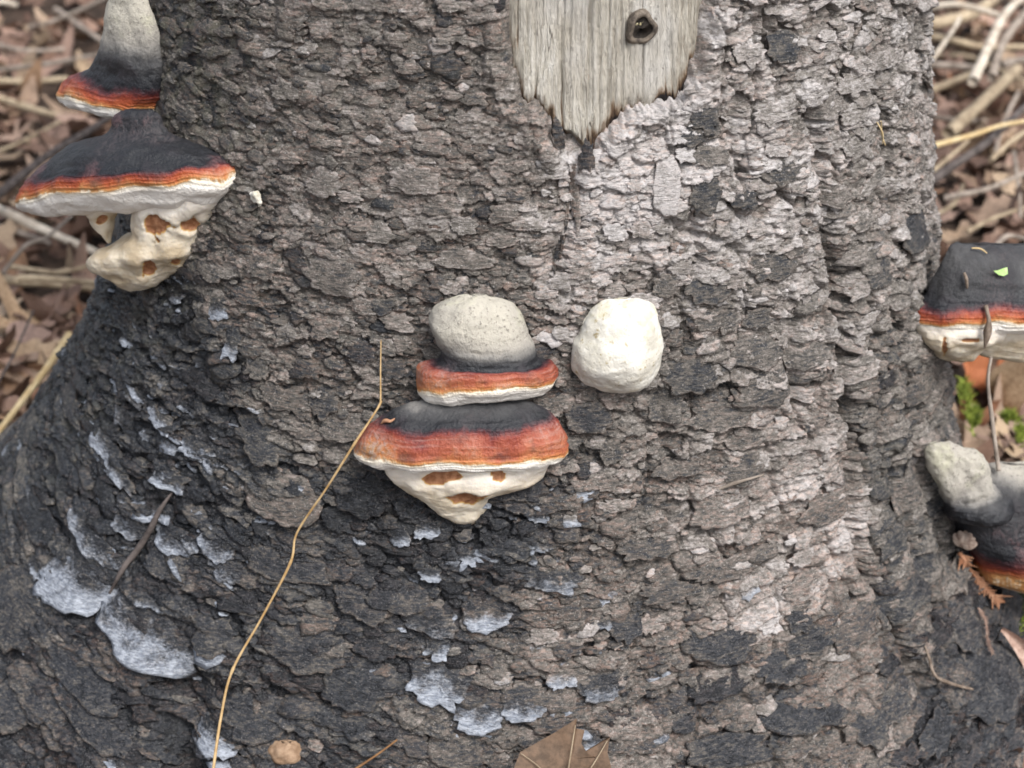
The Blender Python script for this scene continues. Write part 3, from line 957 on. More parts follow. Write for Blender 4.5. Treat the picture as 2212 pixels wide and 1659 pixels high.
hgt = -.0080 + .0020 * grain - .0035 * crack + .0022 * (strip - 1) + .0035 * np.exp(-(kd / .018) ** 2) - .006 * (kd < .0085) - .006 * np.clip(1 + sd / .012, 0, 1) ** 2
low = np.clip((SCAR[:, 1].min() + .115 - Z) / .115, 0, 1)
burn = np.clip(1 + sd / .022, 0, 1) ** 1.3 * (.22 + .95 * low) * np.clip(.75 + 1.1 * noise3(np.stack([T * 26, Z * 22, T * 0], -1), 65), .1, 1.2) + .10 * low + .5 * crack + .55 * np.exp(-((kd - .008) / .005) ** 2) * (T < kth)
PW = PW + NW * hgt[..., None]
fw = grid_faces(len(zs), len(ts))
keep = (sd.ravel()[fw] < .003).all(1)
used = np.unique(fw[keep])
idx = np.full(T.size, -1)
idx[used] = np.arange(len(used))
wood = mesh_obj('bare_wood', PW.reshape(-1, 3)[used], idx[fw[keep]], M_WOOD, tree, True, dict(burn=burn.ravel()[used]))
wood['label'] = 'pale weathered bare wood where the bark has come off'

# knot: a short broken branch stub with a hollow middle
kn = SN(np.array(kth), np.array(kz))
kx = np.array([math.cos(kth), math.sin(kth), 0])
ky = np.cross(kn, kx)
prof = [(1.20, -.004), (1.15, -.0005), (1.06, .0012), (.95, .0018), (.84, .0016), (.74, .0006), (.66, -.0010), (.5, -.0016), (.02, -.0018)]
ph = np.linspace(0, 2 * np.pi, 40, endpoint=False)
KV = []
k0 = S(np.array(kth), np.array(kz)) + kn * -.0012
for r_, h_ in prof:
    rr = .0092 * r_ * (1 + .08 * np.cos(3 * ph + 1) + .05 * np.cos(5 * ph))
    KV.append(k0 + np.outer(rr * np.cos(ph), kx) + np.outer(rr * 1.12 * np.sin(ph), ky) + np.outer(h_ + .0012 * np.cos(2 * ph + h_ * 300) + .0025 * np.sin(ph), kn))
KV = np.array(KV)
KV += (.0008 * noise3(KV * 500, 3))[..., None] * kn
knot = mesh_obj('knot', KV[:6], grid_faces(6, 40, True), M_KNOT, wood)
hol = mesh_obj('knot_hollow', KV[5:], grid_faces(len(prof) - 5, 40, True), M_DARKWOOD, wood)
hol['label'] = 'black hollow inside the knot'
knot['label'] = 'grey ring of the knot in the bare wood'
# pale resin crumbs lodged in the knot's upper half
rv, rf = [], []
for k in range(40):
    c_ = k0 + kx * random.gauss(0, .0033) + ky * (.0022 + abs(random.gauss(0, .0018))) + kn * -.0004
    base_i = len(rv)
    for s_ in ((1, 0, 0), (-1, 0, 0), (0, 1, 0), (0, -1, 0), (0, 0, 1), (0, 0, -1)):
        rv.append(c_ + np.array(s_) * random.uniform(.0003, .0008))
    rf += [(base_i + a, base_i + b, base_i + c) for a, b, c in ((0, 2, 4), (2, 1, 4), (1, 3, 4), (3, 0, 4), (2, 0, 5), (1, 2, 5), (3, 1, 5), (0, 3, 5))]
M_RESIN = plain('resin', (0.42, 0.36, 0.20), (0.62, 0.56, 0.38), 200)
ro = mesh_obj('resin_crumbs', np.array(rv), np.array(rf), M_RESIN, wood)
ro['kind'] = 'stuff'

# ------------------------------------------------------------------ fungi: lofts of rings
class Plane:
    """upright plane through a trunk point, turned so its normal faces yaw degrees from the viewer (positive = to the right)"""
    def __init__(self, px, py, yaw, off=0.0):
        p = hit(px, py)
        self.n = np.array([math.sin(math.radians(yaw)), -math.cos(math.radians(yaw)), 0])
        self.p = p + self.n * off

    def at(self, px, py):
        d = ray(px, py)
        t = ((self.p - CAM) @ self.n) / (d @ self.n)
        return CAM + d * t, t


def loft(rings, plane, nseg=128, nrow=90, amp=.0016, freq=45, sq=2.15, wave=0.0, seed=0, holes=(), dent=.005, fine=.0005, backf=.55, ridge=.0011):
    """rings: (yl, yr, xl, xr, depth, lift, t) in photograph units; returns grid verts, t, angle, hole"""
    R_ = []
    for yl, yr, xl, xr, dp, dz, t in rings:
        L, tl = plane.at(xl, yl)
        Rr, tr = plane.at(xr, yr)
        s = .5 * (tl + tr) * PXM
        R_.append(np.concatenate([(L + Rr) / 2, (Rr - L) / 2, [dp * s, dz * s, t]]))
    R_ = catmull(R_, nrow)
    R_[:, 6] = np.maximum(R_[:, 6], 0)
    ph = np.linspace(0, 2 * np.pi, nseg, endpoint=False)
    c, s = np.cos(ph), np.sin(ph)
    e = 2 / sq
    ca, sa = np.sign(c) * np.abs(c) ** e, np.sign(s) * np.abs(s) ** e
    front = np.where(s > 0, sa, sa * backf)
    P = R_[:, None, 0:3] + ca[None, :, None] * R_[:, None, 3:6] + (front[None] * R_[:, 6:7])[..., None] * plane.n
    P[..., 2] += np.clip(s, 0, 1)[None] ** 1.5 * R_[:, 7:8]
    wv = noise3(np.stack([c * 2.2 + 5, s * 2.2 + seed, 0 * c], -1), seed + 1) + .5 * noise3(np.stack([c * 5 + 5, s * 5 + seed, 0 * c], -1), seed + 2)
    wgt = np.linalg.norm(R_[:, 3:6], axis=1)
    wgt = np.clip(wgt / wgt.max(), 0, 1) ** 2
    P[..., 2] += wave * wv[None] * wgt[:, None]
    # outward direction
    du = np.roll(P, -1, 1) - np.roll(P, 1, 1)
    dv = np.gradient(P, axis=0)
    N = np.cross(dv, du)
    N /= np.linalg.norm(N, axis=-1, keepdims=True) + 1e-12
    cen = P.mean(axis=(0, 1))
    if ((P - cen) * N).sum() < 0:
        N = -N
    edge = np.ones(nrow)
    edge[0] = edge[-1] = .2
    P = P + N * ((amp * fbm(P * freq, 3, seed + 11) * 1.6 + fine * fbm(P * 260, 2, seed + 17)) * edge[:, None])[..., None]
    rid = noise3(np.stack([np.repeat(np.arange(nrow)[:, None] * .42, nseg, 1), np.repeat(c[None] * 1.6, nrow, 0) + 7, np.repeat(s[None] * 1.6, nrow, 0)], -1), seed + 29)
    P = P + N * (ridge * rid * edge[:, None])[..., None]
    hole = np.zeros(P.shape[:2])
    for hx, hy, rx, ry, ang in holes:
        d = P - CAM
        dz_ = d @ FWD
        X = 1106 + d[..., 0] / dz_ / PXM - hx
        Y = 829.5 - (d @ UPV) / dz_ / PXM - hy
        # keep to the surface that faces the viewer
        facing = (N * (CAM - P)).sum(-1) > 0
        ca_, sa_ = math.cos(math.radians(ang)), math.sin(math.radians(ang))
        u, v = (X * ca_ + Y * sa_) / rx, (-X * sa_ + Y * ca_) / ry
        rr = np.sqrt(u * u + v * v) * (1 + .75 * fbm(P * 75, 3, seed + 5, .6))
        hole = np.maximum(hole, np.clip((1.25 - rr) / .45, 0, 1) * facing)
    P = P - N * (dent * hole)[..., None]
    t = np.repeat(R_[:, 8:9], nseg, 1)
    ang = np.repeat((np.minimum(ph, 2 * np.pi - ph))[None], nrow, 0)
    return P, t, ang, hole


def loft_part(name, P, t, ang, hole, r0, r1, mat, parent, cap0=False, cap1=False):
    G = P[r0:r1]
    nr, ns = G.shape[:2]
    V = G.reshape(-1, 3)
    A = [x[r0:r1].ravel() for x in (t, ang, hole)]
    F = [grid_faces(nr, ns, True)]
    tri = []
    for flag, row in ((cap0, 0), (cap1, nr - 1)):
        if flag:
            V = np.vstack([V, G[row].mean(0)])
            A = [np.append(a, a[row * ns]) for a in A]
            i = np.arange(ns)
            tri.append(np.stack([row * ns + i, row * ns + (i + 1) % ns, np.full(ns, len(V) - 1)], -1))
    if tri:
        F.append(np.concatenate(tri))
    o = mesh_obj(name, V, F, mat, parent, True, dict(t=A[0], ang=A[1], hole=A[2]))
    return o


def conk(name, label, rings, plane, split=.905, knob=None, mat=None, **kw):
    mat = mat or M_CONK
    root = empty(name, label, 'bracket fungus', 'bracket fungi growing on the trunk')
    P, t, a, h = loft(rings, plane, **kw)
    tr = t[:, 0]
    peak = int(np.argmax(tr > split)) if (tr > split).any() else len(tr) - 1
    i0 = 0
    if knob is not None:
        i0 = int(np.argmax(tr > knob))
        loft_part('old_growth_knob', P, t, a, h, 0, i0 + 1, mat, root, cap0=True)
    loft_part('crust', P, t, a, h, i0, peak + 1, mat, root, cap0=(knob is None), cap1=(peak == len(tr) - 1))
    if peak < len(tr) - 1:
        loft_part('pore_margin', P, t, a, h, peak, len(tr), mat, root, cap1=True)
    return root


def growth(root, name, rings, plane, **kw):
    rings = [(y, y, xl, xr, d, 0, k / (len(rings) - 1)) for k, (y, xl, xr, d) in enumerate(rings)]
    P, t, a, h = loft(rings, plane, ridge=.0003, **kw)
    return loft_part(name, P, t, a, h, 0, len(P), M_PORE, root, True, True)


# centre, upper
pc = Plane(1050, 760, 2, .004)
conk('bracket_fungus', 'bracket fungus with tall pale grey knob and thin red band beside the white lump',
     [(635, 635, 1012, 1050, 6, 0, .0), (642, 643, 972, 1082, 30, 0, .0), (654, 656, 944, 1108, 48, 0, .03), (674, 678, 930, 1126, 60, 0, .05), (700, 704, 928, 1139, 68, 0, .09),
      (726, 728, 940, 1147, 73, 0, .17), (744, 746, 949, 1152, 76, 0, .28), (760, 760, 952, 1156, 78, 2, .45), (775, 772, 944, 1164, 82, 4, .52), (779, 774, 922, 1184, 88, 8, .63),
      (788, 780, 905, 1198, 92, 14, .71), (804, 791, 898, 1205, 94, 18, .75), (822, 803, 897, 1207, 95, 20, .80), (833, 811, 898, 1206, 95, 20, .90), (843, 819, 902, 1203, 93, 20, .98),
      (853, 830, 912, 1194, 86, 18, 1), (858, 840, 930, 1178, 74, 12, 1), (856, 845, 970, 1140, 45, 4, 1)], pc, knob=.47, mat=M_CONK_DUSTY, backf=.12, amp=.0014, wave=.003, seed=3, sq=2.3)
# centre, lower
pd_ = Plane(1000, 960, -2, .004)
r_d = conk('bracket_fungus', 'wide bracket fungus with broad red band and pitted cream growth hanging below it',
           [(858, 858, 940, 1085, 14, 0, .42), (868, 866, 890, 1135, 45, 0, .36), (882, 878, 850, 1168, 64, 0, .44), (898, 892, 820, 1192, 80, 6, .57), (908, 902, 804, 1202, 87, 9, .65), (920, 914, 790, 1212, 92, 12, .71), (942, 936, 773, 1223, 99, 16, .75),
            (962, 956, 767, 1227, 101, 18, .79), (972, 967, 765, 1228, 103, 20, .87), (980, 976, 768, 1226, 102, 20, .96), (987, 984, 778, 1219, 97, 18, 1), (992, 989, 800, 1203, 86, 14, 1),
            (994, 990, 840, 1170, 64, 8, 1), (990, 988, 900, 1110, 30, 0, 1)], pd_, mat=M_CONK_DUSTY, backf=.12, amp=.0016, wave=.0045, seed=8, sq=2.2)
growth(r_d, 'hanging_pore_growth', [(985, 830, 1190, 72), (1006, 836, 1178, 74), (1026, 850, 1168, 74), (1042, 868, 1150, 68), (1054, 884, 1112, 58), (1064, 900, 1072, 48), (1080, 930, 1056, 40),
                                    (1098, 952, 1053, 34), (1114, 968, 1049, 28), (1126, 984, 1043, 22), (1134, 996, 1036, 15), (1139, 1008, 1027, 6)],
       pd_, amp=.0042, freq=27, seed=24, sq=2.2, dent=.004, holes=[(957, 1032, 40, 11, -6), (1077, 1031, 14, 13, 0), (1008, 1082, 33, 11, 0)])

# left, upper and lower
pa = Plane(342, 120, -38, .004)
conk('bracket_fungus', 'slender tilted bracket fungus with tall greenish grey knob above the big black capped one',
     [(-40, -40, 268, 296, 8, 0, .0), (-18, -18, 248, 310, 26, 0, .0), (12, 14, 236, 322, 34, 0, .0), (45, 48, 231, 336, 40, 0, .03), (80, 86, 232, 346, 44, 0, .16),
      (114, 122, 222, 352, 48, 0, .38), (138, 158, 208, 356, 52, 0, .50), (150, 186, 188, 357, 58, 0, .61), (160, 206, 166, 353, 64, 3, .70), (172, 218, 152, 348, 68, 6, .77),
      (183, 226, 145, 344, 71, 9, .82), (191, 232, 142, 342, 72, 11, .87), (198, 239, 141, 341, 72, 12, .92), (207, 249, 144, 339, 70, 12, 1), (216, 258, 153, 333, 64, 10, 1), (224, 262, 174, 318, 48, 6, 1), (227, 258, 210, 287, 20, 0, 1)],
     pa, knob=.45, backf=.3, amp=.0016, wave=.003, seed=14, sq=2.2)
pb = Plane(450, 400, -30, .0)
r_b = conk('bracket_fungus', 'big black domed bracket fungus with lumpy cream growth hanging below its white rim',
           [(236, 236, 275, 330, 8, 0, .50), (248, 248, 256, 344, 24, 0, .50), (276, 276, 247, 352, 36, 0, .47), (292, 294, 228, 372, 54, 0, .45), (302, 306, 184, 412, 76, 0, .46), (318, 316, 149, 446, 92, 0, .49),
            (346, 330, 112, 474, 104, 4, .53), (378, 346, 84, 496, 112, 18, .57), (392, 353, 74, 504, 115, 25, .64), (404, 359, 66, 510, 117, 29, .71), (416, 367, 59, 515, 118, 32, .78), (425, 375, 55, 517, 118, 32, .84),
            (433, 384, 54, 518, 117, 31, .905), (442, 396, 57, 516, 114, 28, 1), (451, 410, 68, 509, 106, 22, 1), (457, 424, 96, 496, 92, 14, 1), (456, 432, 146, 478, 68, 6, 1), (450, 432, 205, 436, 30, 0, 1)],
           pb, backf=.35, amp=.0020, wave=.006, seed=31, sq=2.15)
pb2 = Plane(430, 480, -26, -.006)
growth(r_b, 'hanging_pore_growth', [(408, 300, 496, 80), (440, 292, 492, 82), (472, 290, 456, 74), (498, 296, 444, 66), (516, 262, 444, 68), (534, 214, 442, 74), (550, 196, 428, 70), (566, 200, 410, 62),
                                    (582, 236, 392, 54), (598, 256, 366, 46), (612, 272, 344, 34), (622, 288, 326, 18)], pb2, amp=.0042, freq=30, seed=40, sq=2.1, dent=.004,
       holes=[(338, 490, 28, 18, 10), (411, 490, 16, 12, 0), (322, 582, 14, 14, 30), (382, 567, 10, 7, 0)])
growth(r_b, 'hanging_pore_lobe', [(424, 190, 270, 54), (452, 200, 256, 46), (464, 204, 252, 38), (480, 209, 248, 32), (500, 222, 245, 24), (514, 230, 242, 14), (524, 235, 240, 5)], pb2, nseg=64, nrow=50, amp=.002, freq=40, seed=44,
       holes=[(222, 474, 12, 8, 0)], dent=.002)

# white lump
pe = Plane(1335, 760, 4, .0)
root = empty('white_fungus', 'rounded lumpy white fungus without any cap on the bark right of the red banded pair', 'fungus')
P, t, a, h = loft([(641, 641, 1336, 1362, 5, 0, 0), (646, 645, 1312, 1386, 28, 0, .04), (656, 653, 1288, 1402, 46, 0, .10), (672, 667, 1268, 1414, 62, 0, .18), (692, 687, 1253, 1422, 75, 0, .27), (714, 710, 1246, 1426, 84, 0, .37),
                   (736, 735, 1234, 1429, 90, 0, .47), (762, 762, 1230, 1430, 92, 0, .58), (784, 785, 1232, 1426, 87, 0, .68), (803, 805, 1244, 1416, 76, 0, .78), (819, 820, 1262, 1400, 60, 0, .87), (831, 831, 1286, 1376, 38, 0, .94), (836, 836, 1314, 1348, 12, 0, 1)],
                  pe, backf=.12, ridge=.0003, amp=.0030, freq=30, seed=52, sq=2.0, fine=.0005)
loft_part('lump', P, t, a, h, 0, len(P), M_BLOB, root, True, True)


def tube(name, pts, rad, mat, parent=None, seg=10, n=None, amp=.0, caps=True, seed=0):
    pts = np.asarray(pts, dtype=float)
    n = n or max(8, len(pts) * 6)
    rad = np.asarray(rad if np.ndim(rad) else [rad] * len(pts), dtype=float)
    C = catmull(np.column_stack([pts, rad]), n)
    c, r = C[:, :3], C[:, 3]
    d = np.gradient(c, axis=0)
    d /= np.linalg.norm(d, axis=1, keepdims=True)
    ref = np.array([0, 0, 1.0]) if abs(d[0][2]) < .8 else np.array([1.0, 0, 0])
    u = np.cross(d, ref)
    u /= np.linalg.norm(u, axis=1, keepdims=True)
    v = np.cross(d, u)
    ph = np.linspace(0, 2 * np.pi, seg, endpoint=False)
    V = c[:, None] + r[:, None, None] * (np.cos(ph)[None, :, None] * u[:, None] + np.sin(ph)[None, :, None] * v[:, None])
    if amp:
        V = V + (V - c[:, None]) * (amp * fbm(V * 60 + seed, 2, seed))[..., None]
    V = V.reshape(-1, 3)
    F = [grid_faces(n, seg, True)]
    if caps:
        V = np.vstack([V, c[0], c[-1]])
        i = np.arange(seg)
        F.append(np.concatenate([np.stack([i, (i + 1) % seg, np.full(seg, n * seg)], -1), np.stack([(n - 1) * seg + i, (n - 1) * seg + (i + 1) % seg, np.full(seg, n * seg + 1)], -1)]))
    return mesh_obj(name, V, F, mat, parent)



# right edge: the wide black one
pf = Plane(1996, 690, 26, .0)
r_f = conk('bracket_fungus', 'wide flat topped blackish bracket fungus with a scrap of green leaf on it',
           [(526, 526, 2070, 2350, 8, 0, .40), (534, 534, 2052, 2392, 36, 0, .37), (554, 554, 2040, 2418, 68, 6, .37), (592, 592, 2022, 2434, 92, 14, .39), (630, 630, 2003, 2443, 106, 26, .45),
            (648, 648, 1993, 2446, 110, 34, .55), (660, 660, 1984, 2449, 114, 38, .62), (670, 670, 1976, 2451, 117, 41, .71), (681, 681, 1973, 2452, 119, 43, .79), (689, 689, 1972, 2452, 119, 43, .87), (695, 695, 1973, 2451, 118, 43, .94), (702, 702, 1976, 2449, 115, 42, .99), (709, 709, 1986, 2442, 108, 38, 1),
            (712, 712, 2020, 2410, 82, 26, 1), (710, 710, 2100, 2330, 30, 8, 1)], pf, backf=.4, amp=.0022, wave=.005, seed=61, sq=2.3)
growth(r_f, 'hanging_pore_growth', [(676, 1978, 2170, 96), (706, 1974, 2145, 92), (724, 1978, 2126, 82), (738, 1990, 2110, 70), (752, 2004, 2098, 60), (764, 2020, 2088, 46), (772, 2038, 2078, 26), (775, 2050, 2068, 8)], pf, amp=.0034, freq=34, seed=66, dent=.002,
       holes=[(2040, 745, 5, 22, 0), (2092, 737, 16, 5, 0)])
growth(r_f, 'pore_shelf', [(672, 2085, 2400, 90), (712, 2088, 2395, 84), (732, 2090, 2390, 72), (748, 2096, 2370, 60), (764, 2110, 2340, 46), (772, 2150, 2290, 20)], pf, amp=.002, freq=30, seed=69)

# right edge, lower pair
ph_ = Plane(2050, 1160, 14, -.004)
conk('bracket_fungus', 'low black bracket fungus with a shiny orange rim beside the dry cedar sprig',
     [(1000, 1000, 2165, 2270, 10, 0, .12), (1004, 1004, 2138, 2310, 30, 0, .14), (1018, 1018, 2116, 2340, 48, 0, .22), (1040, 1040, 2095, 2364, 64, 0, .38), (1075, 1075, 2076, 2388, 84, 0, .46),
      (1115, 1115, 2064, 2408, 100, 2, .50), (1150, 1150, 2066, 2422, 112, 8, .53), (1172, 1172, 2078, 2432, 120, 18, .57), (1188, 1188, 2088, 2438, 123, 24, .61), (1200, 1200, 2096, 2441, 125, 27, .67), (1210, 1210, 2102, 2443, 126, 28, .77),
      (1222, 1222, 2105, 2444, 126, 28, .86), (1236, 1236, 2108, 2441, 122, 24, .89), (1246, 1246, 2122, 2430, 108, 16, .91), (1256, 1256, 2160, 2396, 76, 6, 1), (1252, 1252, 2220, 2340, 26, 0, 1)],
     ph_, amp=.0018, wave=.003, seed=74, sq=2.2)
pg = Plane(2030, 1060, 8, .018)
conk('bracket_fungus', 'small young fungus with yellowish grey back and black rounded lip',
     [(957, 953, 2006, 2024, 6, 0, .0), (968, 960, 2003, 2050, 16, 0, .0), (988, 970, 2003, 2084, 27, 0, .02), (1013, 984, 2007, 2114, 36, 0, .05), (1040, 1002, 2014, 2128, 44, 0, .06), (1062, 1034, 2022, 2142, 50, 0, .12), (1074, 1050, 2030, 2152, 53, 0, .24),
      (1079, 1058, 2034, 2160, 60, 2, .38), (1085, 1068, 2040, 2176, 74, 4, .49), (1098, 1084, 2042, 2183, 79, 5, .53), (1108, 1096, 2046, 2181, 76, 6, .53), (1114, 1106, 2058, 2172, 64, 5, .50), (1116, 1112, 2080, 2150, 42, 2, .46), (1112, 1110, 2105, 2130, 12, 0, .5)],
     pg, knob=.30, backf=.2, amp=.0042, wave=.002, seed=83, sq=2.2)

# ------------------------------------------------------------------ forest floor
def ground_z(x, y):
    return -.03 + .075 * np.clip(np.asarray(y, dtype=float), 0, 8) + .0 * np.asarray(x)


gx = np.concatenate([-np.geomspace(60, 2.6, 14), np.linspace(-2.5, 2.5, 150), np.geomspace(2.6, 60, 14)])
gy = np.concatenate([-np.geomspace(60, 1.6, 10), np.linspace(-1.5, 5, 190), np.geomspace(5.2, 120, 14)])
X, Y = np.meshgrid(gx, gy)
Zg = ground_z(X, Y) + .02 * fbm(np.stack([X * 3, Y * 3, X * 0], -1), 3, 90) + .006 * fbm(np.stack([X * 20, Y * 20, X * 0], -1), 2, 91)
gr = mesh_obj('forest_floor', np.stack([X, Y, Zg], -1), grid_faces(len(gy), len(gx)), M_SOIL)
tag(gr, 'dark forest soil under the dead leaves', 'ground', kind='structure')


def on_ground(px, py, h=0.0):
    d = ray(px, py)
    t = 1.5
    for _ in range(25):
        p = CAM + d * t
        t += (p[2] - (float(ground_z(p[0], p[1])) + h)) / -d[2] * .9
    return CAM + d * t


# dead leaf shapes
def leaf_mesh(kind, seed, mat, rings=(.3, .55, .75, .9, 1.0), seg=56):
    r_ = random.Random(seed)
    ph = np.linspace(0, 2 * np.pi, seg, endpoint=False)
    a = ph - np.pi / 2
    if kind == 'maple':
        lobes = sum(np.exp(-((np.angle(np.exp(1j * (ph - c))) / w) ** 2)) * h for c, w, h in
                    ((np.pi / 2, .22, 1.0), (np.pi / 2 - .95, .20, .86), (np.pi / 2 + .95, .20, .86), (np.pi / 2 - 1.85, .20, .52), (np.pi / 2 + 1.85, .20, .52)))
        rad = .36 + .66 * lobes + .035 * np.cos(17 * ph + seed)
        rad = rad * np.where(np.abs(np.angle(np.exp(1j * (ph + np.pi / 2)))) < .3, .6, 1)
        x, y = rad * np.cos(ph), rad * np.sin(ph)
    elif kind == 'beech':
        x, y = .48 * np.cos(ph) * (1 - .25 * np.sin(ph)), np.sin(ph) * (1 + .0 * ph)
        y = y + .12 * np.sin(ph) ** 9
    else:
        w = .42 * (1 + .28 * np.cos(9 * ph))
        x, y = w * np.cos(ph) * (1 + .2 * np.sin(ph)), np.sin(ph)
    V = [np.array([[0, 0, 0]])]
    for r in rings:
        V.append(np.stack([x * r, y * r, 0 * x], -1))
    V = np.vstack(V) * .5
    cu, cv = r_.uniform(-1.1, 1.6), r_.uniform(-.9, 1.3)
    V[:, 2] = .55 * (cu * V[:, 0] ** 2 * 2 + cv * V[:, 1] ** 2) + .10 * fbm(V * 3.2 + seed * 3.1, 3, seed) + .05 * np.abs(V[:, 0])
    fold = r_.uniform(-.6, .6)
    V[:, 2] += np.clip(V[:, 1] * math.cos(fold) + V[:, 0] * math.sin(fold) - r_.uniform(.1, .25), 0, 1) * r_.uniform(.3, 1.3)
    f3 = np.stack([np.zeros(seg, int), 1 + np.arange(seg), 1 + (np.arange(seg) + 1) % seg], -1)
    f4 = (grid_faces(len(rings), seg, True) + 1)[:, ::-1]
    return V, f3, f4


LEAVES = []
for k in range(14):
    kind = ('maple', 'beech', 'maple', 'oak', 'beech')[k % 5]
    LEAVES.append((kind, *leaf_mesh(kind, k + 1, None)))
leaf_data = []
for kind, V, f3, f4 in LEAVES:
    o = mesh_obj('dead_leaf', V, [f3, f4], M_LEAF)
    leaf_data.append(o.data)
    bpy.data.objects.remove(o)


def put_leaf(p, size, k, label, group='dead leaves on the forest floor', tilt=.45, mat=None):
    o = bpy.data.objects.new('dead_leaf', leaf_data[k])
    COL.objects.link(o)
    o.location = p
    o.scale = (size, size, size)
    o.rotation_euler = (random.gauss(0, tilt), random.gauss(0, tilt), random.uniform(0, 6.28))
    return tag(o, label, 'leaf', group)


# loose litter, uncountable
lv, lf3, lf4, lr = [], [], [], []
small = [leaf_mesh(('maple', 'beech', 'oak', 'beech')[k % 4], 50 + k, None, (.55, 1.0), 18) for k in range(10)]
cnt = 0
for k in range(10500):
    if k < 3600:
        x, y = random.uniform(-1.9, 1.9), random.uniform(-.2, 3.9)
    else:
        x, y = random.uniform(-3.2, 3.2), random.uniform(-1.6, 5)
    if math.hypot(x, y) < .36:
        continue
    V, f3, f4 = random.choice(small)
    s_ = random.uniform(.035, .095)
    ax, ay, az = random.gauss(0, .5), random.gauss(0, .5), random.uniform(0, 6.28)
    ca, sa = math.cos(az), math.sin(az)
    W = V * s_
    W = W @ np.array([[1, 0, 0], [0, math.cos(ax), -math.sin(ax)], [0, math.sin(ax), math.cos(ax)]])
    W = W @ np.array([[math.cos(ay), 0, math.sin(ay)], [0, 1, 0], [-math.sin(ay), 0, math.cos(ay)]])
    W = W @ np.array([[ca, -sa, 0], [sa, ca, 0], [0, 0, 1]])
    W = W + np.array([x, y, float(ground_z(x, y)) + random.uniform(.004, .03)])
    lv.append(W)
    lf3.append(f3 + cnt)
    lf4.append(f4 + cnt)
    lr.append(np.full(len(W), random.random()))
    cnt += len(W)
lo = mesh_obj('leaf_litter', np.vstack(lv), [np.vstack(lf3), np.vstack(lf4)], M_LITTER, None, True, dict(rnd=np.concatenate(lr)))
tag(lo, 'layer of small dead brown leaves covering the forest floor', 'leaf litter', kind='stuff')

# single leaves in the two gaps beside the trunk
kk = 0
for side, nn in (('left', 130), ('right', 90)):
    for _ in range(nn):
        if side == 'left':
            px, py = random.uniform(-20, 330), random.uniform(-10, 960)
            if px > 330 - max(0, py - 450) * .62:
                px *= .6
        else:
            px, py = random.uniform(1995, 2230), random.choice([random.uniform(-10, 540), random.uniform(-10, 540), random.uniform(780, 1000)])
        p = on_ground(px, py, .02)
        p = p + np.array([0, 0, random.uniform(-.004, .02)])
        kk += 1
        k_ = random.randrange(14)
        put_leaf(p, random.uniform(.05, .105), k_, {'maple': 'dead brown maple leaf with pointed lobes ', 'beech': 'dead brown oval leaf ', 'oak': 'narrow dead brown leaf with wavy edge '}[LEAVES[k_][0]] +
                 ('on the litter behind the stacked fungi' if side == 'left' else 'under the sticks of the brush pile'))

tan_leaf_mat = plain('big_tan_leaf', (0.30, 0.19, 0.11), (0.52, 0.38, 0.25), 40, 0.55, 0.5, 0.003)
rust_mat = plain('rust_leaf', (0.25, 0.072, 0.026), (0.42, 0.155, 0.065), 60, 0.55, 0.5, 0.003)


def special_leaf(px, py, h, size, k, rot, mat, label, sy=1.0):
    V, f3, f4 = LEAVES[k][1:]
    o = mesh_obj('dead_leaf', V * np.array([1, sy, 1]), [f3, f4], mat)
    o.location = on_ground(px, py, h)
    o.scale = (size,) * 3
    o.rotation_euler = rot
    return tag(o, label, 'leaf', 'dead leaves on the forest floor')


special_leaf(78, 702, .03, .17, 2, (.3, .15, 1.2), tan_leaf_mat, 'large flat tan maple leaf beside the blackened left flank of the trunk', 1.0)
special_leaf(2108, 812, .05, .085, 6, (1.0, .2, .6), rust_mat, 'rust red curled leaf just below the wide black fungus')
special_leaf(2150, 862, .045, .12, 1, (.8, -.5, 2.2), tan_leaf_mat, 'tan folded leaf below the wide black fungus with green scrap')
special_leaf(2195, 775, .06, .10, 3, (.9, .3, -.5), rust_mat, 'orange brown fern-like leaf hanging below the wide black fungus')

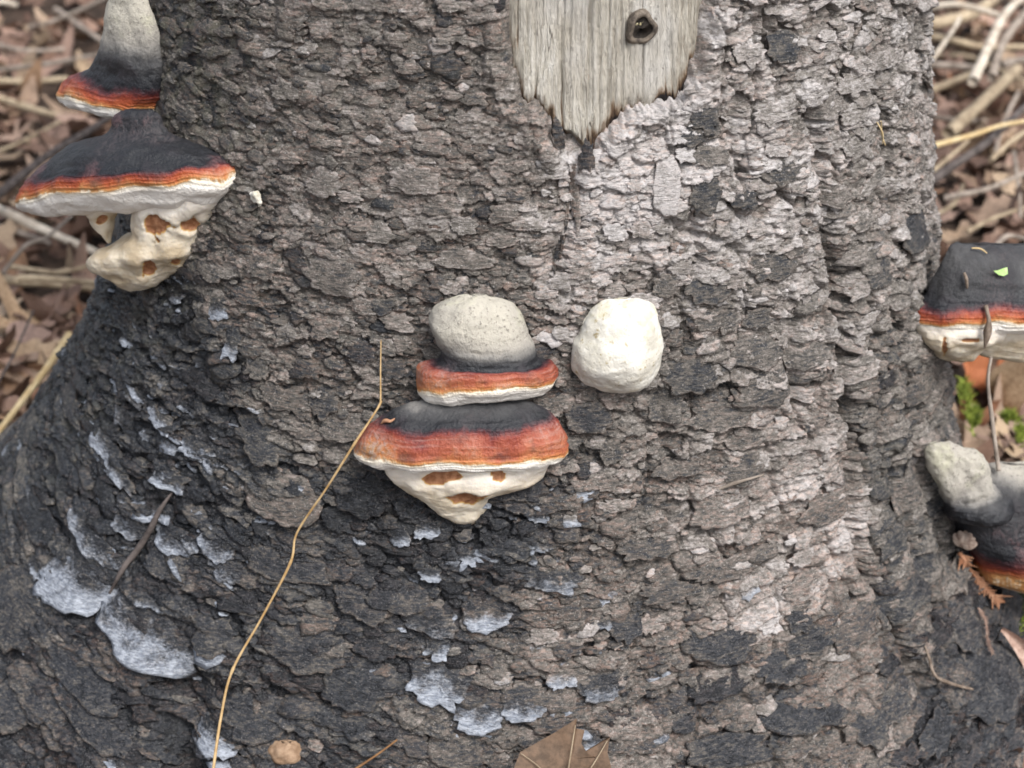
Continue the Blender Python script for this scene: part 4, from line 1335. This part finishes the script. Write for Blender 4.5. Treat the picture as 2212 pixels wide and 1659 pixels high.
# sticks: colour, radius in photograph units, photograph polyline with height above the floor
STICKS = [
    ('tan', 9, [(-30, 205, .03), (80, 238, .04), (170, 263, .03)], 'tan stick showing between the slender fungus and the black domed one'),
    ('tan', 8, [(-30, 174, .05), (60, 176, .05), (145, 170, .04)], 'straight tan stick beside the orange rim of the slender fungus'),
    ('pale', 7, [(-20, 6, .06), (36, 12, .06)], 'short whitish stick in the leaves far behind the slender fungus'),
    ('dark', 11, [(-30, 440, .10), (40, 385, .11), (110, 332, .12), (180, 290, .12), (250, 246, .12)], 'dark brown branch running up behind the black domed fungus'),
    ('grey', 6, [(-20, 152, .04), (90, 140, .05), (215, 118, .03)], 'thin greyish stick behind the slender fungus'),
    ('pale', 11, [(-30, 440, .06), (90, 494, .06), (212, 548, .03)], 'pale beige stick running under the black domed fungus'),
    ('grey', 7, [(-20, 484, .04), (50, 505, .04), (110, 526, .03)], 'greenish grey stick alongside the pale beige one'),
    ('grey', 5, [(5, 592, .08), (55, 531, .09), (100, 513, .09), (155, 466, .08)], 'thin bent grey twig crossing over the pale beige stick'),
    ('tan', 11, [(-40, 600, .05), (100, 612, .05), (215, 626, .03)], 'thick tan stick meeting the dark left flank of the trunk'),
    ('tan', 8, [(40, 600, .075), (120, 603, .075), (215, 612, .05)], 'thinner tan stick lying along the thick tan one'),
    ('straw', 8, [(150, 722, .08), (90, 810, .07), (5, 922, .05), (-40, 980, .04)], 'straw yellow stalk slanting along the dark left flank of the trunk'),
    ('dark', 3, [(-10, 838, .06), (30, 765, .07), (72, 672, .07)], 'thin dark stem over the large tan leaf'),
    ('grey', 6, [(120, 20, .05), (200, 75, .05), (250, 110, .04)], None), ('grey', 5, [(60, 60, .05), (130, 40, .06), (240, -10, .05)], None),
    ('tan', 5, [(-10, 330, .04), (60, 300, .05), (130, 262, .05)], None), ('grey', 5, [(-10, 95, .05), (60, 110, .05), (150, 105, .05)], None), ('tan', 6, [(20, 575, .05), (120, 588, .05), (190, 575, .05)], None),
    ('pale', 8, [(1960, 30, .22), (2063, 10, .24), (2172, 38, .22)], 'whitish bent stick on top of the brush pile'),
    ('tan', 15, [(1960, 64, .14), (2050, 44, .15), (2105, 28, .15), (2160, -14, .15)], 'thick tan branch under the whitish bent stick'),
    ('tan', 9, [(1970, 72, .10), (2060, 88, .10), (2130, 102, .09), (2240, 100, .09)], 'straight tan branch in the middle of the brush pile'),
    ('pale', 5, [(2004, 142, .16), (2056, 69, .18), (2074, 38, .18)], 'thin pale twig slanting against the trunk edge'),
    ('pale', 12, [(2102, 176, .22), (2132, 108, .23), (2160, 48, .24), (2186, 14, .24), (2222, -14, .24)], 'broken greenish beige branch standing out of the brush pile'),
    ('grey', 10, [(2142, 168, .21), (2168, 90, .22), (2222, 18, .23)], 'pinkish grey branch beside the broken beige one'),
    ('tan', 9, [(1990, 204, .13), (2050, 180, .14), (2106, 156, .14)], 'tan stick ending at the broken beige branch'),
    ('tan', 15, [(2048, 288, .14), (2120, 222, .15), (2196, 150, .15)], 'thickest tan branch slanting through the brush pile'),
    ('dark', 11, [(2010, 392, .16), (2070, 350, .17), (2128, 310, .18), (2222, 224, .18)], 'dark grey branch across the front of the brush pile'),
    ('straw', 7, [(1996, 321, .20), (2060, 303, .20), (2110, 289, .20), (2163, 271, .20), (2230, 260, .20)], 'yellow straw stalk lying over the dark grey branch'),
    ('tan', 6, [(2140, 346, .12), (2222, 280, .13)], 'thin tan stick below the end of the dark branch'),
    ('grey', 7, [(2040, 428, .10), (2100, 416, .11), (2150, 402, .11), (2230, 366, .11)], 'curved grey stick above the reddish leaves by the wide black fungus'),
    ('tan', 5, [(2012, 372, .12), (2050, 340, .12), (2090, 305, .12)], 'short tan twig under the straw stalk'),
    ('grey', 6, [(2150, 534, .12), (2177, 510, .12), (2230, 520, .12)], 'bent purplish twig just above the wide black fungus'),
    ('grey', 8, [(2000, 140, .08), (2060, 142, .08), (2110, 148, .08)], None), ('grey', 9, [(2165, 140, .10), (2235, 130, .10)], None), ('tan', 5, [(2090, 500, .05), (2150, 470, .06), (2225, 445, .06)], None),
    ('grey', 6, [(2000, 250, .05), (2060, 258, .05), (2130, 262, .04)], None), ('tan', 6, [(2030, 120, .05), (2100, 125, .06), (2210, 175, .05)], None), ('grey', 5, [(2200, 200, .08), (2170, 260, .08), (2150, 330, .07)], None),
    ('tan', 6, [(2010, 470, .05), (2060, 440, .06), (2080, 400, .05)], None), ('grey', 5, [(2190, 330, .06), (2200, 400, .07), (2205, 470, .06)], None),
]
MS = dict(tan=M_STICK_TAN, pale=M_STICK_PALE, grey=M_STICK_GREY, dark=M_STICK_DARK, straw=M_STICK_STRAW)
for k, (c, r, pts, label) in enumerate(STICKS):
    q = [on_ground(*p) for p in pts]
    if len(q) == 2:
        q = [q[0], (q[0] + q[1]) / 2 + np.array([0, 0, .004]), q[1]]
    rr = [r * PXM * ((p - CAM) @ FWD) * (1 - .10 * i) for i, p in enumerate(q)]
    side = 'left' if pts[0][0] < 1000 else 'right'
    o = tube('stick', q, rr, MS[c], None, 10, 40, .22, seed=k)
    tag(o, label or ('thin unnamed dead twig among the leaves beside the fungi' if False else
                     ('slim dead twig in the leaf litter behind the stacked fungi' if side == 'left' else 'slim dead twig tucked inside the brush pile')),
        'stick', 'sticks lying on the forest floor')

# ------------------------------------------------------------------ small things on and around the trunk
stalk_px = [(823, 734, .022), (822, 800, .028), (822, 862, .034), (819, 876, .036), (794, 916, .042), (766, 958, .048), (705, 1055, .046), (642, 1150, .042), (627, 1216, .042), (565, 1335, .042), (502, 1448, .042), (478, 1545, .042), (461, 1660, .042), (452, 1740, .042)]
q = [hitv(*p) for p in stalk_px]
st = empty('grass_stalk', 'long dry straw coloured grass stalk leaning across the trunk', 'grass stalk')
w = [1.2, 1.7, 2.1, 2.2, 2.4, 2.8, 2.6, 2.7, 3.0, 2.9, 3.2, 3.4, 3.6, 3.6]
tube('stem', q, [x * PXM * 1.15 for x in w], M_STRAW, st, 10, 120, .15)
for i in (3, 5, 8, 10):
    d = (q[i + 1] - q[i - 1]) / np.linalg.norm(q[i + 1] - q[i - 1])
    tube('node', [q[i] - d * .004, q[i], q[i] + d * .004], [w[i] * PXM * 1.1, w[i] * PXM * 1.5, w[i] * PXM * 1.1], M_STRAW, st, 10, 10)


def px_tube(name, pts, w, mat, label, cat, group=None, amp=.25, parent=None):
    qq = [hitx(*p) for p in pts]
    o = tube(name, qq, [x * PXM * 1.2 for x in (w if np.ndim(w) else [w] * len(pts))], mat, parent, 9, max(14, 6 * len(pts)), amp, seed=len(label or name))
    if label:
        tag(o, label, cat, group)
    return o


px_tube('twig', [(374, 1062, .004), (352, 1100, .006), (329, 1144, .007), (300, 1190, .006), (275, 1224, .005), (240, 1280, .003)], [3, 6, 8, 8, 7, 3], M_STICK_DARK, 'dark brown twig lodged between blue grey bark plates', 'twig')
px_tube('twig', [(1990, 1395, .004), (1995, 1420, .006), (2006, 1458, .008), (2036, 1479, .009), (2085, 1496, .009)], [2, 3.5, 4.5, 4.5, 3], M_TWIG, 'curved tan rootlet on the bark right of the dark plates', 'twig')
px_tube('twig', [(862, 1588, .012), (815, 1622, .016), (750, 1668, .020)], [2, 2.6, 3], plain('red_brown_stem', (.14, .07, .03), (.26, .14, .06)), 'thin reddish brown leaf stem left of the maple leaf', 'twig')
px_tube('twig', [(1548, 1052, .004), (1580, 1034, .008), (1640, 1020, .006)], [3, 4.5, 2], M_STICK_GREY, 'short grey splinter sticking off the bark below the white lump', 'twig')

# nodule at the bottom
pn = Plane(618, 1628, 0, -.002)
P, t, a, h = loft([(1602, 1602, 608, 630, 6, 0, 0), (1606, 1606, 592, 646, 18, 0, .2), (1620, 1618, 583, 654, 26, 0, .4), (1634, 1634, 585, 651, 27, 0, .6), (1645, 1645, 597, 640, 20, 0, .8), (1650, 1650, 611, 627, 6, 0, 1)], pn, 40, 26, .0018, 90, seed=91)
tag(loft_part('fungus_nodule', P, t, a, h, 0, len(P), M_NODULE, None, True, True), 'small round tan nodule at the foot of the trunk', 'nodule')
pn = Plane(588, 432, -20, .0)
P, t, a, h = loft([(414, 414, 545, 552, 3, 0, 0), (418, 418, 538, 562, 8, 0, .3), (428, 430, 543, 566, 9, 0, .5), (438, 440, 552, 568, 7, 0, .8), (446, 446, 558, 564, 3, 0, 1)], pn, 30, 20, .002, 150, seed=95)
tag(loft_part('fungus_nodule', P, t, a, h, 0, len(P), M_BLOB, None, True, True), 'tiny whitish crumb of fungus on the bark beside the black domed bracket', 'nodule')


# flat leaf from an outline of photograph points, bent to the bark
def outline_leaf(name, pts, off, mat, label, cat, bulge=.01, seed=0, tip=None):
    pts = np.array(pts, dtype=float)
    m = []
    for a, b in zip(pts, np.roll(pts, -1, 0)):
        for f in (0, .34, .67):
            m.append(a + (b - a) * f)
    m = np.array(m)
    c = m.mean(0)
    p0 = hit(*c, off)
    nrm = np.array([0.0, -.80, .60])
    V = []
    rings = (0, .25, .5, .75, .9, 1)
    n_ = len(m)
    for r in rings:
        for a in (m if r else [c]):
            u = c + (a - c) * r
            d = ray(*u)
            t = ((p0 - CAM) @ nrm) / (d @ nrm)
            p = CAM + d * t
            V.append(p + nrm * (bulge * (r ** 2) * noise3(np.array([math.cos(math.atan2(a[1] - c[1], a[0] - c[0])) * 1.4, math.sin(math.atan2(a[1] - c[1], a[0] - c[0])) * 1.4, seed]), seed) * 2 + .25 * bulge * noise3(p * 70, seed)))
    V = np.array(V)
    f3 = np.stack([np.zeros(n_, int), 1 + np.arange(n_), 1 + (np.arange(n_) + 1) % n_], -1)
    f4 = (grid_faces(len(rings) - 1, n_, True) + 1)[:, ::-1]
    return tag(mesh_obj(name, V, [f3, f4], mat), label, cat), V


leaf_root = empty('maple_leaf', 'brown dead maple leaf with pointed lobes at the foot of the trunk', 'leaf')
bl_, _ = outline_leaf('blade', [(1106, 1690), (1110, 1659), (1124, 1624), (1160, 1604), (1197, 1583), (1224, 1566), (1246, 1552), (1244, 1573), (1263, 1577), (1256, 1606), (1270, 1629), (1287, 1636), (1300, 1618), (1318, 1590), (1312, 1626),
                                (1322, 1662), (1335, 1720), (1280, 1740), (1220, 1790), (1150, 1740)], .046, M_MAPLE, 'x', 'leaf', .003, 4)
for k_ in ('label', 'category'):
    del bl_[k_]
bl_.parent = leaf_root
nv = np.array([0.0, -.80, .60])
p0 = hit(1218, 1662, .050)


def on_leaf(x, y):
    d = ray(x, y)
    return CAM + d * (((p0 - CAM) @ nv) / (d @ nv))


for pts in ([(1215, 1760), (1228, 1660), (1243, 1566)], [(1222, 1720), (1270, 1668), (1312, 1600)], [(1220, 1720), (1170, 1662), (1126, 1628)]):
    tube('vein', [on_leaf(*p) for p in pts], [.0008, .0006, .0003], M_STICK_TAN, leaf_root, 6, 14)

# dry curled leaf lower right
V_px = [(2134, 1368, 8), (2160, 1392, 16), (2186, 1420, 20), (2200, 1455, 15), (2214, 1496, 5)]
rows = []
cent = catmull([list(hitx(x, y, .014)) for x, y, w_ in V_px], 30)
wid = catmull([[w_ * PXM * 1.25] for x, y, w_ in V_px], 30)[:, 0]
dirv = np.gradient(cent, axis=0)
dirv /= np.linalg.norm(dirv, axis=1, keepdims=True)
viewv = (CAM - cent) / np.linalg.norm(CAM - cent, axis=1, keepdims=True)
sidev = np.cross(dirv, viewv)
us = np.linspace(-1, 1, 13)
G = cent[:, None] + sidev[:, None] * (wid[:, None] * us[None])[..., None] + viewv[:, None] * ((np.abs(us) ** 1.5)[None] * wid[:, None] * .8)[..., None]
G += (.0012 * noise3(G * 120, 5))[..., None] * viewv[:, None]
dl = mesh_obj('dry_leaf', G, grid_faces(30, 13), M_DRY)
tag(dl, 'narrow curled pinkish dry leaf on the bark below the cedar sprig', 'leaf')

# cedar sprigs: flat sprays of small overlapping scales
def sprig(name, pts, off, width, mat, label, side=True, seed=0):
    r_ = random.Random(seed)
    root_ = empty(name, label, 'cedar sprig')
    q_ = catmull([list(fcap(x, y, off)) for x, y in pts], 26)
    tube('stem', q_[::5], [width * .28, width * .24, width * .2, width * .18, width * .12, width * .06][:len(q_[::5])], mat, root_, 8, 26, .3)
    vv, ff, nvv = [], [], 0
    for i in range(2, 26):
        d = q_[min(i + 1, 25)] - q_[i - 1]
        d /= np.linalg.norm(d)
        vw = (CAM - q_[i]) / np.linalg.norm(CAM - q_[i])
        s = np.cross(d, vw)
        for sg in (-1, 1):
            L = width * r_.uniform(.7, 1.5) * (1.6 if side and i % 5 == 2 else .8)
            dr = d * .75 + s * sg * .75
            dr /= np.linalg.norm(dr)
            sn = np.cross(dr, vw)
            nseg_ = 5
            for j in range(nseg_):
                c_ = q_[i] + dr * L * (j / nseg_)
                ww = width * .24 * (1 - .6 * j / nseg_)
                e_ = L / nseg_ * 1.5
                A = [c_ - dr * e_ * .3 + vw * .0004, c_ + sn * ww + vw * .0002, c_ + dr * e_ + vw * .0012, c_ - sn * ww + vw * .0002, c_ + vw * .0014 + dr * e_ * .3]
                vv += A
                ff += [(nvv, nvv + 1, nvv + 4), (nvv + 1, nvv + 2, nvv + 4), (nvv + 2, nvv + 3, nvv + 4), (nvv + 3, nvv, nvv + 4)]
                nvv += 5
    o_ = mesh_obj('scale_leaves', np.array(vv), np.array(ff), mat, root_, False)
    o_['kind'] = 'stuff'
    return root_


def seed_cone(px, py, off, size):
    c_ = fcap(px, py, off)
    vw = (CAM - c_) / np.linalg.norm(CAM - c_)
    up = np.array([.25, 0, 1.0])
    up -= vw * (up @ vw)
    up /= np.linalg.norm(up)
    sd_ = np.cross(up, vw)
    for k in range(6):
        a_ = (k - 2.5) / 2.5 * 1.1
        ax_ = up * math.cos(a_) + sd_ * math.sin(a_)
        cs = np.cross(ax_, vw)
        gu, gv = np.meshgrid(np.linspace(0, 1, 9), np.linspace(-1, 1, 7), indexing='ij')
        prof_ = np.sin(np.pi * np.clip(gu * .92 + .05, 0, 1)) ** .7 * .42
        Q = c_ + size * (ax_ * (gu * 1.15 - .2)[..., None] + cs * (gv * prof_)[..., None] + vw * ((1 - gv ** 2) * prof_ * .5 + .12 * (k % 2) + .25 * gu)[..., None])
        mesh_obj('cone_scale', Q, grid_faces(9, 7), M_CONE, sp1)


# things on the wide black fungus
def near(px, py, plane, off):
    p, t_ = plane.at(px, py)
    return p + plane.n * off


def fcap(px, py, extra=0.0):
    """point on the fungi's surface seen at px, py"""
    dg = bpy.context.evaluated_depsgraph_get()
    d = Vector(ray(px, py)).normalized()
    ok, loc_, nrm_, i_, ob_, m_ = scene.ray_cast(dg, Vector(CAM), d)
    return np.array(loc_) + np.array(nrm_) * extra


bpy.context.view_layer.update()
sp1 = sprig('cedar_sprig', [(2063, 1188), (2078, 1222), (2098, 1248), (2121, 1278), (2150, 1308)], .006, .0075, M_CEDAR, 'dry orange cedar sprig with open seed cones on the bark beside the low fungus', True, 3)
sprig('cedar_sprig', [(2104, 1316), (2120, 1346), (2124, 1384), (2134, 1416)], .005, .0032, M_DRY, 'thin brown bare cedar sprig above the dark bark plate', False, 5)


seed_cone(2090, 1168, .006, .0125)
seed_cone(2074, 1186, .006, .0100)

c_ = fcap(2158, 592, .004)
gl = []
for x, y in ((2140, 584), (2150, 586), (2160, 580), (2170, 581), (2168, 592), (2160, 602), (2150, 594)):
    gl.append(fcap(x, y, .0035 + .002 * random.random()))
gl = np.vstack([c_, gl])
f3 = np.stack([np.zeros(7, int), 1 + np.arange(7), 1 + (np.arange(7) + 1) % 7], -1)
tag(mesh_obj('leaf_scrap', gl, f3, M_GREEN), 'bright green torn leaf scrap on the wide black fungus', 'leaf')
o = tube('twig', [fcap(2081, 590, .004), fcap(2083, 606, .005), fcap(2087, 624, .004)], [.0012, .0016, .0008], M_TWIG, None, 8, 14, .3)
tag(o, 'tiny brown twig bit lying on the wide black fungus', 'twig')
o = tube('twig', [fcap(2094, 538, .003), fcap(2112, 544, .004), fcap(2130, 551, .003)], [.0006, .0008, .0005], M_STICK_STRAW, None, 8, 14)
tag(o, 'thin pale needle along the back of the wide black fungus', 'twig')
a0, a1, a2 = fcap(2125, 664, .004), fcap(2127, 690, .006), fcap(2122, 704, .008)
hang = a2 + np.array([-.002, -.004, -.012])
o = tube('dried_sprig', [a0, a1, a2, hang], [.0024, .0018, .0030, .0007], M_TWIG, None, 9, 24, .6)
tag(o, 'withered brown sprig draped over the red rim of the wide black fungus', 'sprig')
b0 = near(2090, 742, pf, .030)
b1 = near(2142, 1002, ph_, .012)
o = tube('twig', [b0, b0 * .8 + b1 * .2 + np.array([-.004, 0, 0]), b0 * .5 + b1 * .5 + np.array([-.003, 0, 0]), b1], [.0013, .0015, .0018, .0020], M_STICK_GREY, None, 9, 40, .2)
tag(o, 'upright grey twig standing between the wide black fungus and the low one', 'twig')
o = tube('twig', [near(2186, 1000, ph_, .03), near(2198, 1022, ph_, .034), near(2215, 1045, ph_, .036)], [.0016, .0018, .0016], M_STICK_DARK, None, 9, 16, .2)
tag(o, 'short dark twig on the pale back of the low black fungus', 'twig')
# orange scrap on the centre fungus
o = tube('bark_scrap', [fcap(824, 918, .001), fcap(834, 913, .002), fcap(846, 912, .002), fcap(854, 906, .001)], [.0003, .0012, .0009, .0003], M_CEDAR, None, 8, 30, 3.0)
tag(o, 'small orange crumb of rotten wood on the wide red banded fungus', 'scrap')
for k in range(2):
    o = tube('pine_needle', [hit(1884 + 8 * k, 262, .004), hit(1889 + 10 * k, 285, .007), hit(1896 + 13 * k, 312, .004)], [.0006, .0007, .0004], M_STICK_STRAW, None, 6, 12)
    tag(o, 'pale dry pine needle stuck to the upper bark', 'needle', 'pine needles on the upper bark')

# moss by the right flank
mv_, mf_, nn_ = [], [], 0
for cx_, cy_, rx_, ry_, h_, cnt_ in ((2084, 846, 9, 22, .02, 60), (2102, 905, 13, 22, .02, 100), (2196, 1318, 22, 40, .02, 260), (2180, 905, 14, 8, .03, 60), (2204, 940, 10, 20, .03, 60)):
    for _ in range(cnt_):
        x, y = random.gauss(cx_, rx_ * .5), random.gauss(cy_, ry_ * .5)
        p = on_ground(x, y, h_ + .05)
        for _b in range(4):
            d_ = np.array([random.gauss(0, 1), random.gauss(0, 1), 1.2])
            d_ /= np.linalg.norm(d_)
            s_ = np.cross(d_, [random.gauss(0, 1), random.gauss(0, 1), .3])
            s_ /= np.linalg.norm(s_)
            L = random.uniform(.006, .014)
            mv_ += [p - s_ * .0013, p + s_ * .0013, p + d_ * L]
            mf_.append((nn_, nn_ + 1, nn_ + 2))
            nn_ += 3
mo = mesh_obj('moss', np.array(mv_), np.array(mf_), M_MOSS, None, False)
tag(mo, 'bright green moss tufts on the soil by the trunk foot', 'moss', kind='stuff')
print('objects', len(bpy.data.objects))
